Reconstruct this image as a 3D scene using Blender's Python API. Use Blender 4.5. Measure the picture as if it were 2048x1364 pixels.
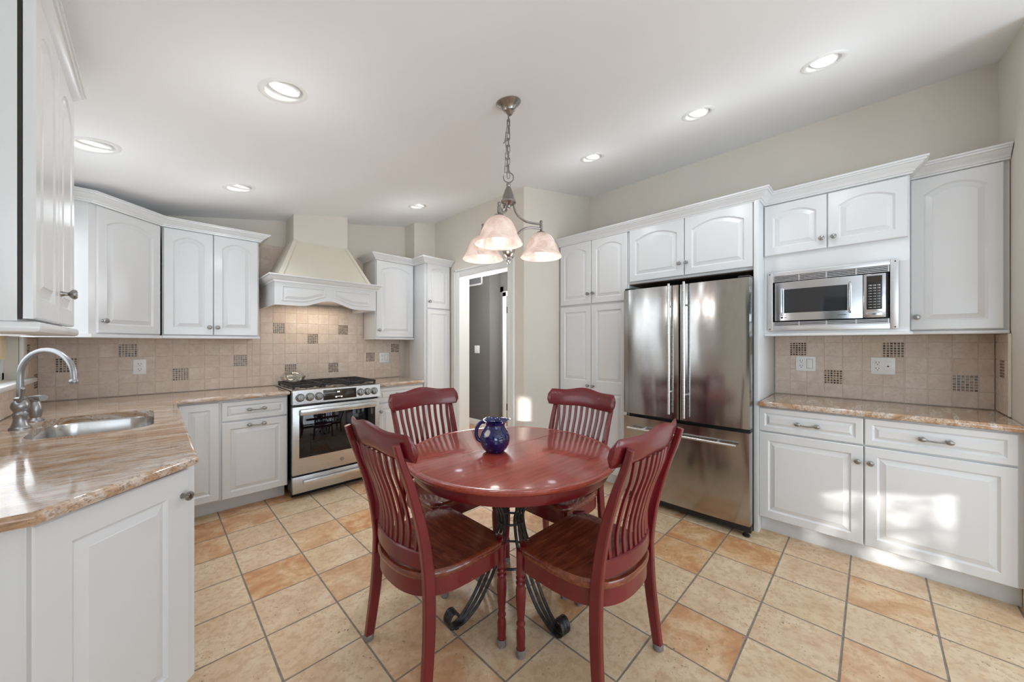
import bpy, bmesh, math, random
from math import sin, cos, pi, radians, sqrt, atan
from mathutils import Vector, Matrix
from mathutils.geometry import tessellate_polygon
random.seed(7)
SC = bpy.context.scene
COL = SC.collection
for o in list(bpy.data.objects): bpy.data.objects.remove(o)

# ------------------------------------------------------------------ camera, world, sun, daylight, exposure
CAM_H = 1.312
cd = bpy.data.cameras.new('camera'); cam = bpy.data.objects.new('camera', cd); COL.objects.link(cam)
cam.location = (0, 0, CAM_H); cam.rotation_euler = (radians(90), 0, radians(-45))
cd.sensor_fit = 'HORIZONTAL'; cd.sensor_width = 36; cd.lens = 720.0 / 2048 * 36
cd.shift_y = 5.0 / 2048; cd.clip_start = 0.02; cd.clip_end = 100
SC.camera = cam

W = bpy.data.worlds.new('World'); SC.world = W; W.use_nodes = True
wn = W.node_tree.nodes; wl = W.node_tree.links; wn.clear()
wo = wn.new('ShaderNodeOutputWorld'); wb = wn.new('ShaderNodeBackground'); sky = wn.new('ShaderNodeTexSky')
sky.sky_type = 'HOSEK_WILKIE'; sky.turbidity = 3.0; sky.ground_albedo = 0.4
sky.sun_direction = (-0.6, -0.6, 0.35)
wb.inputs[1].default_value = 1.6
wl.new(sky.outputs[0], wb.inputs[0]); wl.new(wb.outputs[0], wo.inputs[0])

SUN_D = Vector((1.0, 1.0, -0.25)).normalized()
sd = bpy.data.lights.new('sun', 'SUN'); sd.energy = 9; sd.angle = radians(0.6); sd.color = (1, .97, .92)
sun = bpy.data.objects.new('sun', sd); COL.objects.link(sun); sun.location = (-4, -6, 5)
sun.rotation_euler = SUN_D.to_track_quat('-Z', 'Y').to_euler()

def area(name, loc, target, sx, sy, power, color=(1, 1, 1)):
    l = bpy.data.lights.new(name, 'AREA'); l.shape = 'RECTANGLE'; l.size = sx; l.size_y = sy
    l.energy = power; l.color = color
    o = bpy.data.objects.new(name, l); COL.objects.link(o); o.location = loc
    d = Vector(target) - Vector(loc); o.rotation_euler = d.to_track_quat('-Z', 'Y').to_euler()
    return o
# area lamps for daylight at the glazed openings, the rear one as added fill (rear glass doors, left windows, window over the sink)
area('daylight_fill_rear', (1.55, -2.90, 1.3), (1.55, 0, 2.3), 2.3, 2.0, 66, (.77, .890, 1.0))  # fill lamp added inside the rear doors, tilted up to lift the ceiling
area('daylight_left', (-.50, -1.45, 1.35), (2.5, -.9, 2.3), 1.7, 1.0, 27, (.76, .88, 1.0))
area('daylight_sink', (-.53, 2.95, 1.6), (2.0, 2.6, 1.1), 1.2, .85, 6, (.88, .94, 1.0))
LAMP_W = 8.2       # each recessed lamp
BULB_W = 1.3       # each chandelier bulb

SC.view_settings.view_transform = 'Standard'; SC.view_settings.look = 'None'
SC.view_settings.exposure = 0.22; SC.view_settings.gamma = 1.0; SC.view_settings.use_curve_mapping = False
SC.cycles.use_denoising = True
SC.cycles.max_bounces = 10; SC.cycles.diffuse_bounces = 6; SC.cycles.glossy_bounces = 5; SC.cycles.transmission_bounces = 8
SC.cycles.sample_clamp_indirect = 4.0; SC.cycles.caustics_reflective = False; SC.cycles.caustics_refractive = False
SC.cycles.blur_glossy = 0.5

# ------------------------------------------------------------------ helpers: materials
def srgb(r, g, b):
    f = lambda c: c / 12.92 if c <= .04045 else ((c + .055) / 1.055) ** 2.4
    return (f(r / 255), f(g / 255), f(b / 255), 1)
class N:
    def __init__(s, name):
        s.m = bpy.data.materials.new(name); s.m.use_nodes = True; s.t = s.m.node_tree; s.t.nodes.clear()
        s.out = s.t.nodes.new('ShaderNodeOutputMaterial'); s.b = s.t.nodes.new('ShaderNodeBsdfPrincipled')
        s.t.links.new(s.b.outputs[0], s.out.inputs[0])
    def n(s, typ, **k):
        x = s.t.nodes.new('ShaderNode' + typ)
        for a, v in k.items(): setattr(x, a, v)
        return x
    def l(s, a, b): s.t.links.new(a, b)
    def set(s, **k):
        for a, v in k.items(): s.b.inputs[a.replace('_', ' ')].default_value = v
        return s
    def coord(s, kind='Object', scale=(1, 1, 1), rot=(0, 0, 0), loc=(0, 0, 0)):
        c = s.n('TexCoord'); m = s.n('Mapping'); s.l(c.outputs[kind], m.inputs[0])
        m.inputs['Scale'].default_value = scale; m.inputs['Rotation'].default_value = rot; m.inputs['Location'].default_value = loc
        return m.outputs[0]
    def noise(s, v, scale, detail=4, rough=.55, dist=0):
        x = s.n('TexNoise'); s.l(v, x.inputs['Vector']); x.inputs['Scale'].default_value = scale
        x.inputs['Detail'].default_value = detail; x.inputs['Roughness'].default_value = rough; x.inputs['Distortion'].default_value = dist
        return x.outputs['Fac']
    def ramp(s, f, stops):
        x = s.n('ValToRGB'); s.l(f, x.inputs[0]); e = x.color_ramp.elements
        while len(e) < len(stops): e.new(.5)
        for i, (p, c) in enumerate(stops):
            e[i].position = p; e[i].color = c if len(c) == 4 else (*c, 1)
        return x.outputs[0]
    def mix(s, f, a, b, mode='MIX'):
        x = s.n('Mix', data_type='RGBA', blend_type=mode)
        for sock, v in ((x.inputs[0], f), (x.inputs[6], a), (x.inputs[7], b)):
            if hasattr(v, 'is_linked'): s.l(v, sock)
            else: sock.default_value = v
        return x.outputs[2]
    def math(s, op, a, b=0.0, c=0.0):
        x = s.n('Math', operation=op)
        for i, v in enumerate((a, b, c)):
            if hasattr(v, 'is_linked'): s.l(v, x.inputs[i])
            else: x.inputs[i].default_value = v
        return x.outputs[0]
    def bump(s, f, strength=.2, dist=.002):
        x = s.n('Bump'); s.l(f, x.inputs['Height']); x.inputs['Strength'].default_value = strength
        x.inputs['Distance'].default_value = dist; s.l(x.outputs[0], s.b.inputs['Normal']); return x
    def base(s, sock): s.l(sock, s.b.inputs['Base Color']); return s

def plain(name, col, rough=.5, metal=0, var=.04, scale=6, spec=.5, coat=0):
    m = N(name); v = m.coord(); f = m.noise(v, scale, 3)
    a = tuple(max(0, c * (1 - var)) for c in col[:3]) + (1,); b = tuple(min(1, c * (1 + var)) for c in col[:3]) + (1,)
    m.base(m.ramp(f, [(.3, a), (.7, b)])); m.set(Roughness=rough, Metallic=metal)
    m.b.inputs['Specular IOR Level'].default_value = spec
    if coat: m.b.inputs['Coat Weight'].default_value = coat; m.b.inputs['Coat Roughness'].default_value = .08
    return m

M = {}
M['cab'] = plain('cabinet_paint', (.715, .722, .73), .24, 0, .012, 3).m
M['kick'] = plain('toe_kick_paint', (.70, .72, .74), .4, 0, .02, 3).m
M['ceil'] = plain('ceiling_paint', (.87, .88, .89), .9, 0, .01, 2, .2).m
x = plain('wall_paint', srgb(220, 213, 202), .85, 0, .02, 3, .25)
x.bump(x.noise(x.coord(), 260, 2), .08, .0008); M['wall'] = x.m
M['trimw'] = plain('trim_paint', (.80, .80, .79), .35, 0, .01, 3).m
M['hood'] = plain('hood_paint', srgb(226, 218, 203), .5, 0, .015, 3).m
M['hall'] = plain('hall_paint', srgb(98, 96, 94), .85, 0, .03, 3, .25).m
M['black'] = plain('black_plastic', (.012, .012, .013), .35, 0, .1, 20).m
M['dark'] = plain('dark_gap', (.02, .013, .009), .6, 0, .2, 9).m
M['brown'] = plain('brown_board', (.10, .065, .045), .7, 0, .2, 9).m  # plain dark brown for the boards around the refrigerator
M['iron'] = plain('wrought_iron', (.055, .055, .058), .40, .75, .4, 40).m
M['cast'] = plain('cast_iron', (.025, .022, .022), .55, .2, .3, 60).m
M['plate'] = plain('outlet_plastic', (.82, .82, .81), .3, 0, .01, 5).m
M['slot'] = plain('slot_dark', (.02, .02, .02), .6).m
M['cap'] = N('clear_foot_cap').set(Roughness=.15, Base_Color=(.75, .68, .66, 1)).m
M['cap'].node_tree.nodes['Principled BSDF'].inputs['Transmission Weight'].default_value = .75
M['glassblk'] = N('oven_glass').set(Roughness=.03, Base_Color=(.004, .004, .005, 1)).m
M['mwglass'] = N('microwave_glass').set(Roughness=.06, Base_Color=(.03, .031, .034, 1)).m
M['display'] = N('range_display').set(Roughness=.12, Base_Color=(.035, .026, .018, 1)).m
M['grilled'] = plain('return_grille', (.22, .22, .23), .5).m

def metal(name, col, rough, streak=(1, 1, 60), amt=.05, wav=0, wscale=(1, 1, 1)):
    m = N(name); v = m.coord(scale=streak); f = m.noise(v, 14, 3)
    m.base(m.ramp(f, [(.25, tuple(c * (1 - amt) for c in col) + (1,)), (.75, tuple(min(1, c * (1 + amt)) for c in col) + (1,))]))
    m.set(Metallic=1.0)
    m.l(m.math('MULTIPLY_ADD', f, .05, rough - .025), m.b.inputs['Roughness'])
    if wav:
        w = m.noise(m.coord(scale=wscale), 1.0, 1, .4); m.bump(w, 1.0, wav)
    return m.m
M['steel'] = metal('stainless_steel', (.58, .58, .585), .28, (.4, .4, 40))
M['fridge'] = metal('fridge_stainless', (.45, .44, .43), .15, (1, 60, 1.2), .05, .03, (1, 5.5, 1.2))
fb = M['fridge'].node_tree; pb = fb.nodes['Principled BSDF']; tg = fb.nodes.new('ShaderNodeTangent'); tg.direction_type = 'RADIAL'; tg.axis = 'Z'
fb.links.new(tg.outputs[0], pb.inputs['Tangent']); pb.inputs['Anisotropic'].default_value = .6; pb.inputs['Anisotropic Rotation'].default_value = .25
M['steelh'] = metal('brushed_steel_bright', (.68, .68, .68), .27, (.4, .4, 40))
M['chrome'] = metal('microwave_steel', (.62, .63, .66), .17, (1, 1, 40), .05)
M['nickel'] = metal('brushed_nickel', (.32, .315, .305), .30, (20, 20, 20), .25)
M['mwframe'] = metal('microwave_trim_metal', (.66, .66, .67), .40, (.4, .4, 40))
M['nickelc'] = metal('chandelier_nickel', (.34, .315, .295), .30, (20, 20, 20), .25)
M['faucet'] = metal('faucet_nickel', (.36, .36, .365), .36, (30, 30, 30), .12)
M['sink'] = metal('sink_steel', (.60, .595, .585), .22, (30, 30, 1), .08)

# floor: square stone-look tiles
def floor_mat():
    m = N('terracotta_stone_tile'); P = .3045
    c = m.n('TexCoord'); sep = m.n('SeparateXYZ'); m.l(c.outputs['Object'], sep.inputs[0])
    ux = m.math('DIVIDE', m.math('SUBTRACT', sep.outputs[0], .360 - 20 * P), P); uy = m.math('DIVIDE', m.math('SUBTRACT', sep.outputs[1], .092 - 20 * P), P)
    wob = m.noise(m.coord(), 9, 2); 
    fx = m.math('FRACT', ux); fy = m.math('FRACT', uy); ix = m.math('FLOOR', ux); iy = m.math('FLOOR', uy)
    ex = m.math('MINIMUM', fx, m.math('SUBTRACT', 1.0, fx)); ey = m.math('MINIMUM', fy, m.math('SUBTRACT', 1.0, fy))
    e = m.math('MINIMUM', ex, ey); e = m.math('ADD', e, m.math('MULTIPLY_ADD', wob, .010, -.005))
    tile = m.n('MapRange', interpolation_type='SMOOTHSTEP'); m.l(e, tile.inputs[0])
    tile.inputs[1].default_value = .009; tile.inputs[2].default_value = .017; tile = tile.outputs[0]
    cb = m.n('CombineXYZ'); m.l(ix, cb.inputs[0]); m.l(iy, cb.inputs[1])
    wn_ = m.n('TexWhiteNoise', noise_dimensions='3D'); m.l(cb.outputs[0], wn_.inputs['Vector'])
    r = wn_.outputs['Value']; rc = wn_.outputs['Color']
    # per tile shifted noise
    vo = m.n('VectorMath', operation='MULTIPLY_ADD'); m.l(rc, vo.inputs[0]); vo.inputs[1].default_value = (7, 7, 7); m.l(m.coord(), vo.inputs[2])
    big = m.noise(vo.outputs[0], 5.5, 5, .62, .6); fine = m.noise(vo.outputs[0], 34, 4, .65); pits = m.noise(vo.outputs[0], 85, 2, .5)
    light = m.ramp(big, [(.28, srgb(204, 174, 138)), (.5, srgb(218, 194, 160)), (.72, srgb(228, 210, 182))])
    rust = m.ramp(big, [(.28, srgb(172, 104, 58)), (.46, srgb(204, 150, 100)), (.62, srgb(226, 196, 154))])
    sel = m.ramp(r, [(.62, (0, 0, 0)), (.78, (1, 1, 1))])
    col = m.mix(sel, light, rust)
    pinkf = m.ramp(wn_.outputs['Color'], [(.3, (0, 0, 0)), (.9, (.45, .45, .45))])
    col = m.mix(pinkf, col, m.ramp(big, [(.3, srgb(202, 166, 138)), (.7, srgb(222, 198, 174))]))
    col = m.mix(m.ramp(fine, [(.40, (.4, .4, .4)), (.52, (0, 0, 0))]), col, srgb(184, 140, 102))
    # rubbed edges of the tiles are paler/rustier
    pit = m.ramp(pits, [(.29, (.8, .8, .8)), (.35, (0, 0, 0))])
    pit2 = m.math('MULTIPLY', pit, m.ramp(m.noise(m.coord(), 4.2, 2), [(.45, (0, 0, 0)), (.62, (1, 1, 1))]))
    col = m.mix(pit2, col, srgb(98, 66, 46))
    g = m.ramp(m.noise(m.coord(), 30, 3), [(.3, srgb(122, 112, 102)), (.7, srgb(146, 136, 126))])
    m.base(m.mix(tile, g, col))
    rr = m.math('MULTIPLY_ADD', tile, -.40, .86); rr = m.math('MULTIPLY_ADD', fine, .18, rr); m.l(m.math('SUBTRACT', rr, .06), m.b.inputs['Roughness'])
    h = m.math('MULTIPLY_ADD', tile, 1.0, m.math('MULTIPLY', fine, .12)); h = m.math('SUBTRACT', h, m.math('MULTIPLY', pit2, .2))
    m.bump(h, .55, .003)
    return m.m
M['floor'] = floor_mat()

def granite(name, rotz, seed):
    m = N(name); v = m.coord(scale=(1.5, 6.5, 6.5), rot=(0, 0, rotz), loc=(seed, seed * .7, 0))
    big = m.noise(v, 1.35, 7, .62, 1.1); v2 = m.coord(scale=(3, 22, 22), rot=(0, 0, rotz), loc=(seed, 0, 0))
    fine = m.noise(v2, 5.5, 5, .7, .3); spk = m.noise(m.coord(), 120, 3, .6)
    c = m.ramp(big, [(.26, srgb(128, 98, 76)), (.37, srgb(176, 142, 112)), (.46, srgb(192, 162, 134)), (.53, srgb(212, 201, 191)), (.58, srgb(198, 172, 146)), (.67, srgb(170, 128, 90)), (.82, srgb(200, 170, 134))])
    c = m.mix(m.ramp(fine, [(.36, (.85, .85, .85)), (.5, (0, 0, 0))]), c, srgb(134, 104, 82))
    c = m.mix(m.ramp(fine, [(.6, (0, 0, 0)), (.78, (.6, .6, .6))]), c, srgb(224, 210, 194))
    c = m.mix(m.ramp(spk, [(.30, (.8, .8, .8)), (.37, (0, 0, 0))]), c, srgb(66, 46, 38))
    m.base(c); m.set(Roughness=.10); m.b.inputs['Coat Weight'].default_value = .4; m.b.inputs['Coat Roughness'].default_value = .05
    return m.m
M['gran_left'] = granite('granite_left', radians(-60), 2.0)
M['gran_back'] = granite('granite_back', radians(8), 5.0)
M['gran_right'] = granite('granite_right', radians(88), 9.0)

def stone_tile():
    m = N('tumbled_stone_tile'); a = m.n('Attribute', attribute_name='rnd'); r = a.outputs['Fac']
    v = m.coord(); vo = m.n('VectorMath', operation='ADD'); m.l(v, vo.inputs[0]); m.l(m.math('MULTIPLY', r, 9.0), vo.inputs[1])
    b = m.noise(vo.outputs[0], 14, 5, .6, .4); f = m.noise(vo.outputs[0], 70, 4, .6)
    c = m.ramp(b, [(.3, srgb(200, 184, 170)), (.5, srgb(212, 198, 184)), (.72, srgb(222, 210, 198))])
    c = m.mix(m.math('MULTIPLY', r, .45), c, srgb(204, 182, 166))
    c = m.mix(m.ramp(f, [(.36, (.45, .45, .45)), (.48, (0, 0, 0))]), c, srgb(188, 168, 152))
    m.base(c); m.set(Roughness=.62); m.bump(m.math('ADD', f, m.math('MULTIPLY', b, .6)), .35, .0012); return m.m
M['tile'] = stone_tile()
M['grout'] = plain('tile_grout', srgb(222, 212, 200), .9, 0, .03, 40).m
def mosaic_mat():
    m = N('glass_mosaic'); a = m.n('Attribute', attribute_name='rnd')
    m.base(m.ramp(a.outputs['Fac'], [(0, srgb(62, 40, 24)), (.35, srgb(92, 64, 40)), (.7, srgb(124, 94, 64)), (1, srgb(160, 132, 98))])); m.set(Roughness=.22); return m.m
M['mosaic'] = mosaic_mat()

def wood(name, dark, mid, lite, rough, scale, coat, rot=0, band=.0):
    m = N(name); v = m.coord(scale=(1.2, 14, 14), rot=(0, 0, rot)); g = m.noise(v, scale, 6, .65, .7)
    w = m.noise(m.coord(scale=(1, 9, 9), rot=(0, 0, rot)), 1.2, 3)
    c = m.ramp(g, [(.28, dark), (.5, mid), (.75, lite)])
    if band:
        s = m.n('SeparateXYZ'); m.l(m.coord(rot=(0, 0, rot)), s.inputs[0])
        q = m.n('TexWhiteNoise', noise_dimensions='1D'); m.l(m.math('FLOOR', m.math('DIVIDE', m.math('ADD', s.outputs[1], 5.0), band)), q.inputs['W'])
        c = m.mix(m.math('MULTIPLY', q.outputs['Value'], .4), c, dark)
    m.base(c); m.set(Roughness=rough); m.b.inputs['Coat Weight'].default_value = coat; m.b.inputs['Coat Roughness'].default_value = .07
    m.bump(g, .05, .0006); return m.m
M['tabletop'] = wood('cherry_tabletop', srgb(128, 48, 38), srgb(154, 64, 52), srgb(174, 84, 66), .24, 3.5, .5, 0, .085)
M['seatw'] = wood('dark_cherry_seat', srgb(84, 34, 20), srgb(120, 54, 33), srgb(160, 88, 54), .24, 3.2, .55, radians(90), .07)
def paint_red():
    m = N('burgundy_paint'); f = m.noise(m.coord(), 5, 3); sp = m.noise(m.coord(), 75, 1)
    c = m.ramp(f, [(.3, srgb(96, 13, 22)), (.7, srgb(114, 20, 29))])
    c = m.mix(m.ramp(sp, [(.185, (.8, .8, .8)), (.2, (0, 0, 0))]), c, srgb(176, 120, 100))
    m.base(c); m.set(Roughness=.30); m.b.inputs['Coat Weight'].default_value = .35; m.b.inputs['Coat Roughness'].default_value = .12; return m.m
M['red'] = paint_red()
def cobalt():
    m = N('cobalt_glaze'); v = m.coord(); sp = m.n('TexVoronoi'); m.l(v, sp.inputs['Vector']); sp.inputs['Scale'].default_value = 30
    c = m.ramp(m.noise(v, 22, 3), [(.3, srgb(4, 4, 52)), (.7, srgb(9, 10, 96))])
    blot = m.n('TexVoronoi'); m.l(m.coord(scale=(1, 1, .7), loc=(.013, .02, .03)), blot.inputs['Vector']); blot.inputs['Scale'].default_value = 14
    c = m.mix(m.ramp(sp.outputs['Distance'], [(.10, (.8, .8, .8)), (.17, (0, 0, 0))]), c, srgb(120, 130, 205))
    c = m.mix(m.ramp(blot.outputs['Distance'], [(.20, (.9, .9, .9)), (.27, (0, 0, 0))]), c, srgb(200, 192, 190))
    m.base(c); m.set(Roughness=.07); m.b.inputs['Coat Weight'].default_value = .6; return m.m
M['cobalt'] = cobalt()
def glass(name, col=(1, 1, 1, 1), rough=0.0):
    m = N(name).set(Roughness=rough, Base_Color=col, IOR=1.45); m.b.inputs['Transmission Weight'].default_value = 1.0; return m.m
def thin_glass():
    m = N('clear_glass'); m.t.nodes.remove(m.b); a = m.n('BsdfTransparent'); a.inputs[0].default_value = (.965, .975, .97, 1); g = m.n('BsdfGlossy'); g.inputs['Roughness'].default_value = .03
    lw = m.n('LayerWeight'); lw.inputs[0].default_value = .28; mx = m.n('MixShader'); m.l(lw.outputs['Facing'], mx.inputs[0]); m.l(a.outputs[0], mx.inputs[1]); m.l(g.outputs[0], mx.inputs[2]); m.l(mx.outputs[0], m.out.inputs[0]); return m.m
M['glass'] = thin_glass()
def pane():
    m = N('window_pane'); m.t.nodes.remove(m.b); a = m.n('BsdfTransparent'); g = m.n('BsdfGlossy'); g.inputs['Roughness'].default_value = .02
    mx = m.n('MixShader'); mx.inputs[0].default_value = .06; m.l(a.outputs[0], mx.inputs[1]); m.l(g.outputs[0], mx.inputs[2]); m.l(mx.outputs[0], m.out.inputs[0]); return m.m
M['pane'] = pane()
def emis(name, col, st):
    m = N(name).set(Base_Color=(.9, .88, .85, 1)); m.b.inputs['Emission Color'].default_value = col; m.b.inputs['Emission Strength'].default_value = st; return m.m
M['lamp'] = emis('lamp_face', (1, .97, .93, 1), 5.0)
M['bulb'] = emis('bulb_glow', (1, .95, .88, 1), 1.5)
M['led'] = emis('display_digits', (.9, .95, 1, 1), 1.6)
def alabaster():
    m = N('alabaster_glass'); f = m.noise(m.coord(), 13, 5, .6, 1.4)
    m.base(m.ramp(f, [(.38, srgb(200, 178, 172)), (.5, srgb(230, 214, 208)), (.64, srgb(248, 240, 236))])); m.set(Roughness=.22)
    t = m.n('BsdfTranslucent'); t.inputs[0].default_value = (1, .93, .88, 1); mx = m.n('MixShader'); mx.inputs[0].default_value = .42
    m.l(m.b.outputs[0], mx.inputs[1]); m.l(t.outputs[0], mx.inputs[2]); m.l(mx.outputs[0], m.out.inputs[0]); return m.m
M['shade'] = alabaster()
M['leaf'] = plain('tree_leaves', (.06, .13, .03), .6, 0, .5, 8).m
M['bark'] = plain('tree_bark', (.10, .07, .05), .9, 0, .3, 20).m
M['grass'] = plain('lawn', (.10, .16, .05), .9, 0, .4, 3).m
M['shadefab'] = plain('window_shade_fabric', srgb(236, 220, 188), .9, 0, .03, 4).m

# ------------------------------------------------------------------ helpers: geometry
class MB:
    def __init__(s): s.v = []; s.f = []; s.mi = []; s.r = []; s.T = None
    def add(s, vs, fs, mi=0, r=None):
        b = len(s.v)
        for p in vs:
            p = Vector(p); s.v.append(tuple(s.T @ p) if s.T else tuple(p))
        for f in fs: s.f.append(tuple(b + i for i in f)); s.mi.append(mi); s.r.append(random.random() if r is None else r)
        return s
    def box(s, x0, x1, y0, y1, z0, z1, bev=0, mi=0, r=None):
        if x0 > x1: x0, x1 = x1, x0
        if y0 > y1: y0, y1 = y1, y0
        if z0 > z1: z0, z1 = z1, z0
        c = [(x, y, z) for x in (x0, x1) for y in (y0, y1) for z in (z0, z1)]
        F = [(0, 1, 3, 2), (4, 6, 7, 5), (0, 4, 5, 1), (2, 3, 7, 6), (0, 2, 6, 4), (1, 5, 7, 3)]
        b = min(bev, (x1 - x0) * .45, (y1 - y0) * .45, (z1 - z0) * .45)
        if b <= 0: return s.add(c, F, mi, r)
        bm = bmesh.new(); vs = [bm.verts.new(p) for p in c]; [bm.faces.new([vs[i] for i in f]) for f in F]
        bmesh.ops.bevel(bm, geom=bm.edges[:], offset=b, segments=2, affect='EDGES', profile=.5)
        bm.verts.index_update(); s.add([v.co for v in bm.verts], [[v.index for v in f.verts] for f in bm.faces], mi, r); bm.free(); return s
    def loft(s, rings, caps=(True, True), mi=0, closed=True, r=None):
        n = len(rings[0]); vs = [p for q in rings for p in q]; fs = []
        for i in range(len(rings) - 1):
            for j in range(n if closed else n - 1):
                a = i * n + j; b = i * n + (j + 1) % n; fs.append((a, b, b + n, a + n))
        if caps[0]: fs.append(tuple(range(n - 1, -1, -1)))
        if caps[1]: fs.append(tuple((len(rings) - 1) * n + j for j in range(n)))
        return s.add(vs, fs, mi, r)
    def lathe(s, prof, seg=24, o=(0, 0, 0), axis='z', mi=0, caps=(True, True), wob=None):
        R = []
        for i, (r, z) in enumerate(prof):
            q = []
            for j in range(seg):
                a = 2 * pi * j / seg; rr = max(r, 1e-5) * (wob(a, i) if wob else 1)
                p = (rr * cos(a), rr * sin(a), z)
                if axis == 'y': p = (p[0], -p[2], p[1])       # axis along -y
                if axis == 'x': p = (p[2], p[0], p[1])
                q.append((p[0] + o[0], p[1] + o[1], p[2] + o[2]))
            R.append(q)
        return s.loft(R, caps, mi)
    def tube(s, path, rad, seg=10, mi=0, caps=(True, True)):
        P = [Vector(p) for p in path]; n = len(P); rad = rad if isinstance(rad, (list, tuple)) else [rad] * n
        t0 = (P[1] - P[0]).normalized(); up = Vector((0, 0, 1)) if abs(t0.z) < .9 else Vector((1, 0, 0))
        u = t0.cross(up).normalized(); R = []
        for i in range(n):
            t = (P[min(i + 1, n - 1)] - P[max(i - 1, 0)]).normalized(); u = (u - t * u.dot(t)).normalized(); w = t.cross(u)
            R.append([P[i] + rad[i] * (u * cos(2 * pi * k / seg) + w * sin(2 * pi * k / seg)) for k in range(seg)])
        return s.loft(R, caps, mi)
    def strip(s, path, a, wa, wb, mi=0, bev=.25):
        """bar of rectangular section along path; a = direction of its width"""
        P = [Vector(p) for p in path]; n = len(P); A = Vector(a).normalized(); R = []
        L = lambda w, i: w[i] if isinstance(w, (list, tuple)) else w
        for i in range(n):
            t = (P[min(i + 1, n - 1)] - P[max(i - 1, 0)]).normalized(); u = (A - t * A.dot(t)).normalized(); w = t.cross(u)
            ha, hb = L(wa, i) / 2, L(wb, i) / 2; c = min(ha, hb) * bev
            R.append([P[i] + u * x + w * y for x, y in ((ha, hb - c), (ha - c, hb), (-ha + c, hb), (-ha, hb - c), (-ha, -hb + c), (-ha + c, -hb), (ha - c, -hb), (ha, -hb + c))])
        return s.loft(R, (True, True), mi)
    def prism(s, poly, z0, z1, mi=0):
        return s.loft([[(x, y, z0) for x, y in poly], [(x, y, z1) for x, y in poly]], (True, True), mi)
    def sweep(s, path, prof, side=1, mi=0, z=0, closed=False):
        """profile (out, up) swept along a plan polyline with mitred corners; side=+1: outward is right of travel"""
        P = [Vector((p[0], p[1])) for p in path]; n = len(P); R = []
        for i in range(n):
            ds = []
            if i > 0 or closed: ds.append((P[i] - P[i - 1]).normalized())
            if i < n - 1 or closed: ds.append((P[(i + 1) % n] - P[i]).normalized())
            ns = [Vector((d.y, -d.x)) * side for d in ds]; m = sum(ns, Vector((0, 0))).normalized(); k = 1 / max(.2, m.dot(ns[0]))
            R.append([(P[i].x + m.x * o * k, P[i].y + m.y * o * k, z + u) for o, u in prof])
        if closed: R.append(R[0])
        return s.loft(R, (not closed, not closed), mi)
    def build(s, name, mats, parent=None, loc=(0, 0, 0), rot=(0, 0, 0), smooth=35):
        me = bpy.data.meshes.new(name); me.from_pydata(s.v, [], s.f); me.update()
        for m in (mats if isinstance(mats, (list, tuple)) else [mats]): me.materials.append(M[m] if isinstance(m, str) else m)
        me.polygons.foreach_set('material_index', s.mi)
        at = me.attributes.new('rnd', 'FLOAT', 'FACE'); at.data.foreach_set('value', s.r)
        bm = bmesh.new(); bm.from_mesh(me); bmesh.ops.recalc_face_normals(bm, faces=bm.faces); bm.to_mesh(me); bm.free()
        if smooth:
            me.polygons.foreach_set('use_smooth', [True] * len(me.polygons)); me.set_sharp_from_angle(angle=radians(smooth))
        o = bpy.data.objects.new(name, me); COL.objects.link(o); o.location = loc; o.rotation_euler = rot
        if parent is not None: o.parent = parent
        return o

def thing(name, label, cat, loc=(0, 0, 0), rotz=0, group=None, rot=None):
    o = bpy.data.objects.new(name, None); COL.objects.link(o); o.empty_display_size = .05
    o.location = loc; o.rotation_euler = rot if rot else (0, 0, rotz); o['label'] = label; o['category'] = cat
    if group: o['group'] = group
    return o
def tag(o, label, cat, group=None, kind=None):
    o['label'] = label; o['category'] = cat
    if group: o['group'] = group
    if kind: o['kind'] = kind
    return o
def struct(o, label=None):
    o['kind'] = 'structure'
    if label: o['label'] = label
    return o
def dup(o, parent=None, label=None, loc=None, rotz=None, group=None):
    c = o.copy(); COL.objects.link(c)
    if parent is not None: c.parent = parent
    if loc is not None: c.location = loc
    if rotz is not None: c.rotation_euler = (0, 0, rotz)
    if label: c['label'] = label
    if group: c['group'] = group
    for ch in list(o.children): dup(ch, c)
    return c
def bez(pts, n=8):
    """Catmull-Rom through pts"""
    P = [Vector(p) for p in pts]; out = []
    for i in range(len(P) - 1):
        a, b, c, d = P[max(i - 1, 0)], P[i], P[i + 1], P[min(i + 2, len(P) - 1)]
        for k in range(n):
            t = k / n; out.append(.5 * ((2 * b) + (c - a) * t + (2 * a - 5 * b + 4 * c - d) * t * t + (3 * b - a - 3 * c + d) * t ** 3))
    out.append(P[-1]); return out
def inset(poly, d):
    n = len(poly); out = []
    for i in range(n):
        p0, p1, p2 = Vector(poly[i - 1]), Vector(poly[i]), Vector(poly[(i + 1) % n])
        a = (p1 - p0).normalized(); b = (p2 - p1).normalized(); na = Vector((-a.y, a.x)); nb = Vector((-b.y, b.x)); m = (na + nb)
        m = m.normalized(); k = d / max(.3, m.dot(na)); out.append((p1.x + m.x * k, p1.y + m.y * k))
    return out
def slope(X): return 2.3252 + .1853 * X
TILT = atan(.1853)

# ------------------------------------------------------------------ room shell
XW, YB, XL, YE, XD, YC, YCH, XCH = 3.552, 4.01, -.56, -.53, 2.455, 2.298, 3.794, 2.174
YR = -3.0
def wallbox(mb, x0, x1, y0, y1, z0=0, z1=None):
    """wall block whose top follows just above the sloped ceiling"""
    c = [(x, y, z0 if k == 0 else (z1 if z1 else slope(x) + .015)) for x in (x0, x1) for y in (y0, y1) for k in (0, 1)]
    mb.add(c, [(0, 1, 3, 2), (4, 6, 7, 5), (0, 4, 5, 1), (2, 3, 7, 6), (0, 2, 6, 4), (1, 5, 7, 3)])
m = MB(); m.box(XL - .2, 6.2, YR - .2, 6.2, -.06, 0); struct(m.build('floor', 'floor'))
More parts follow.
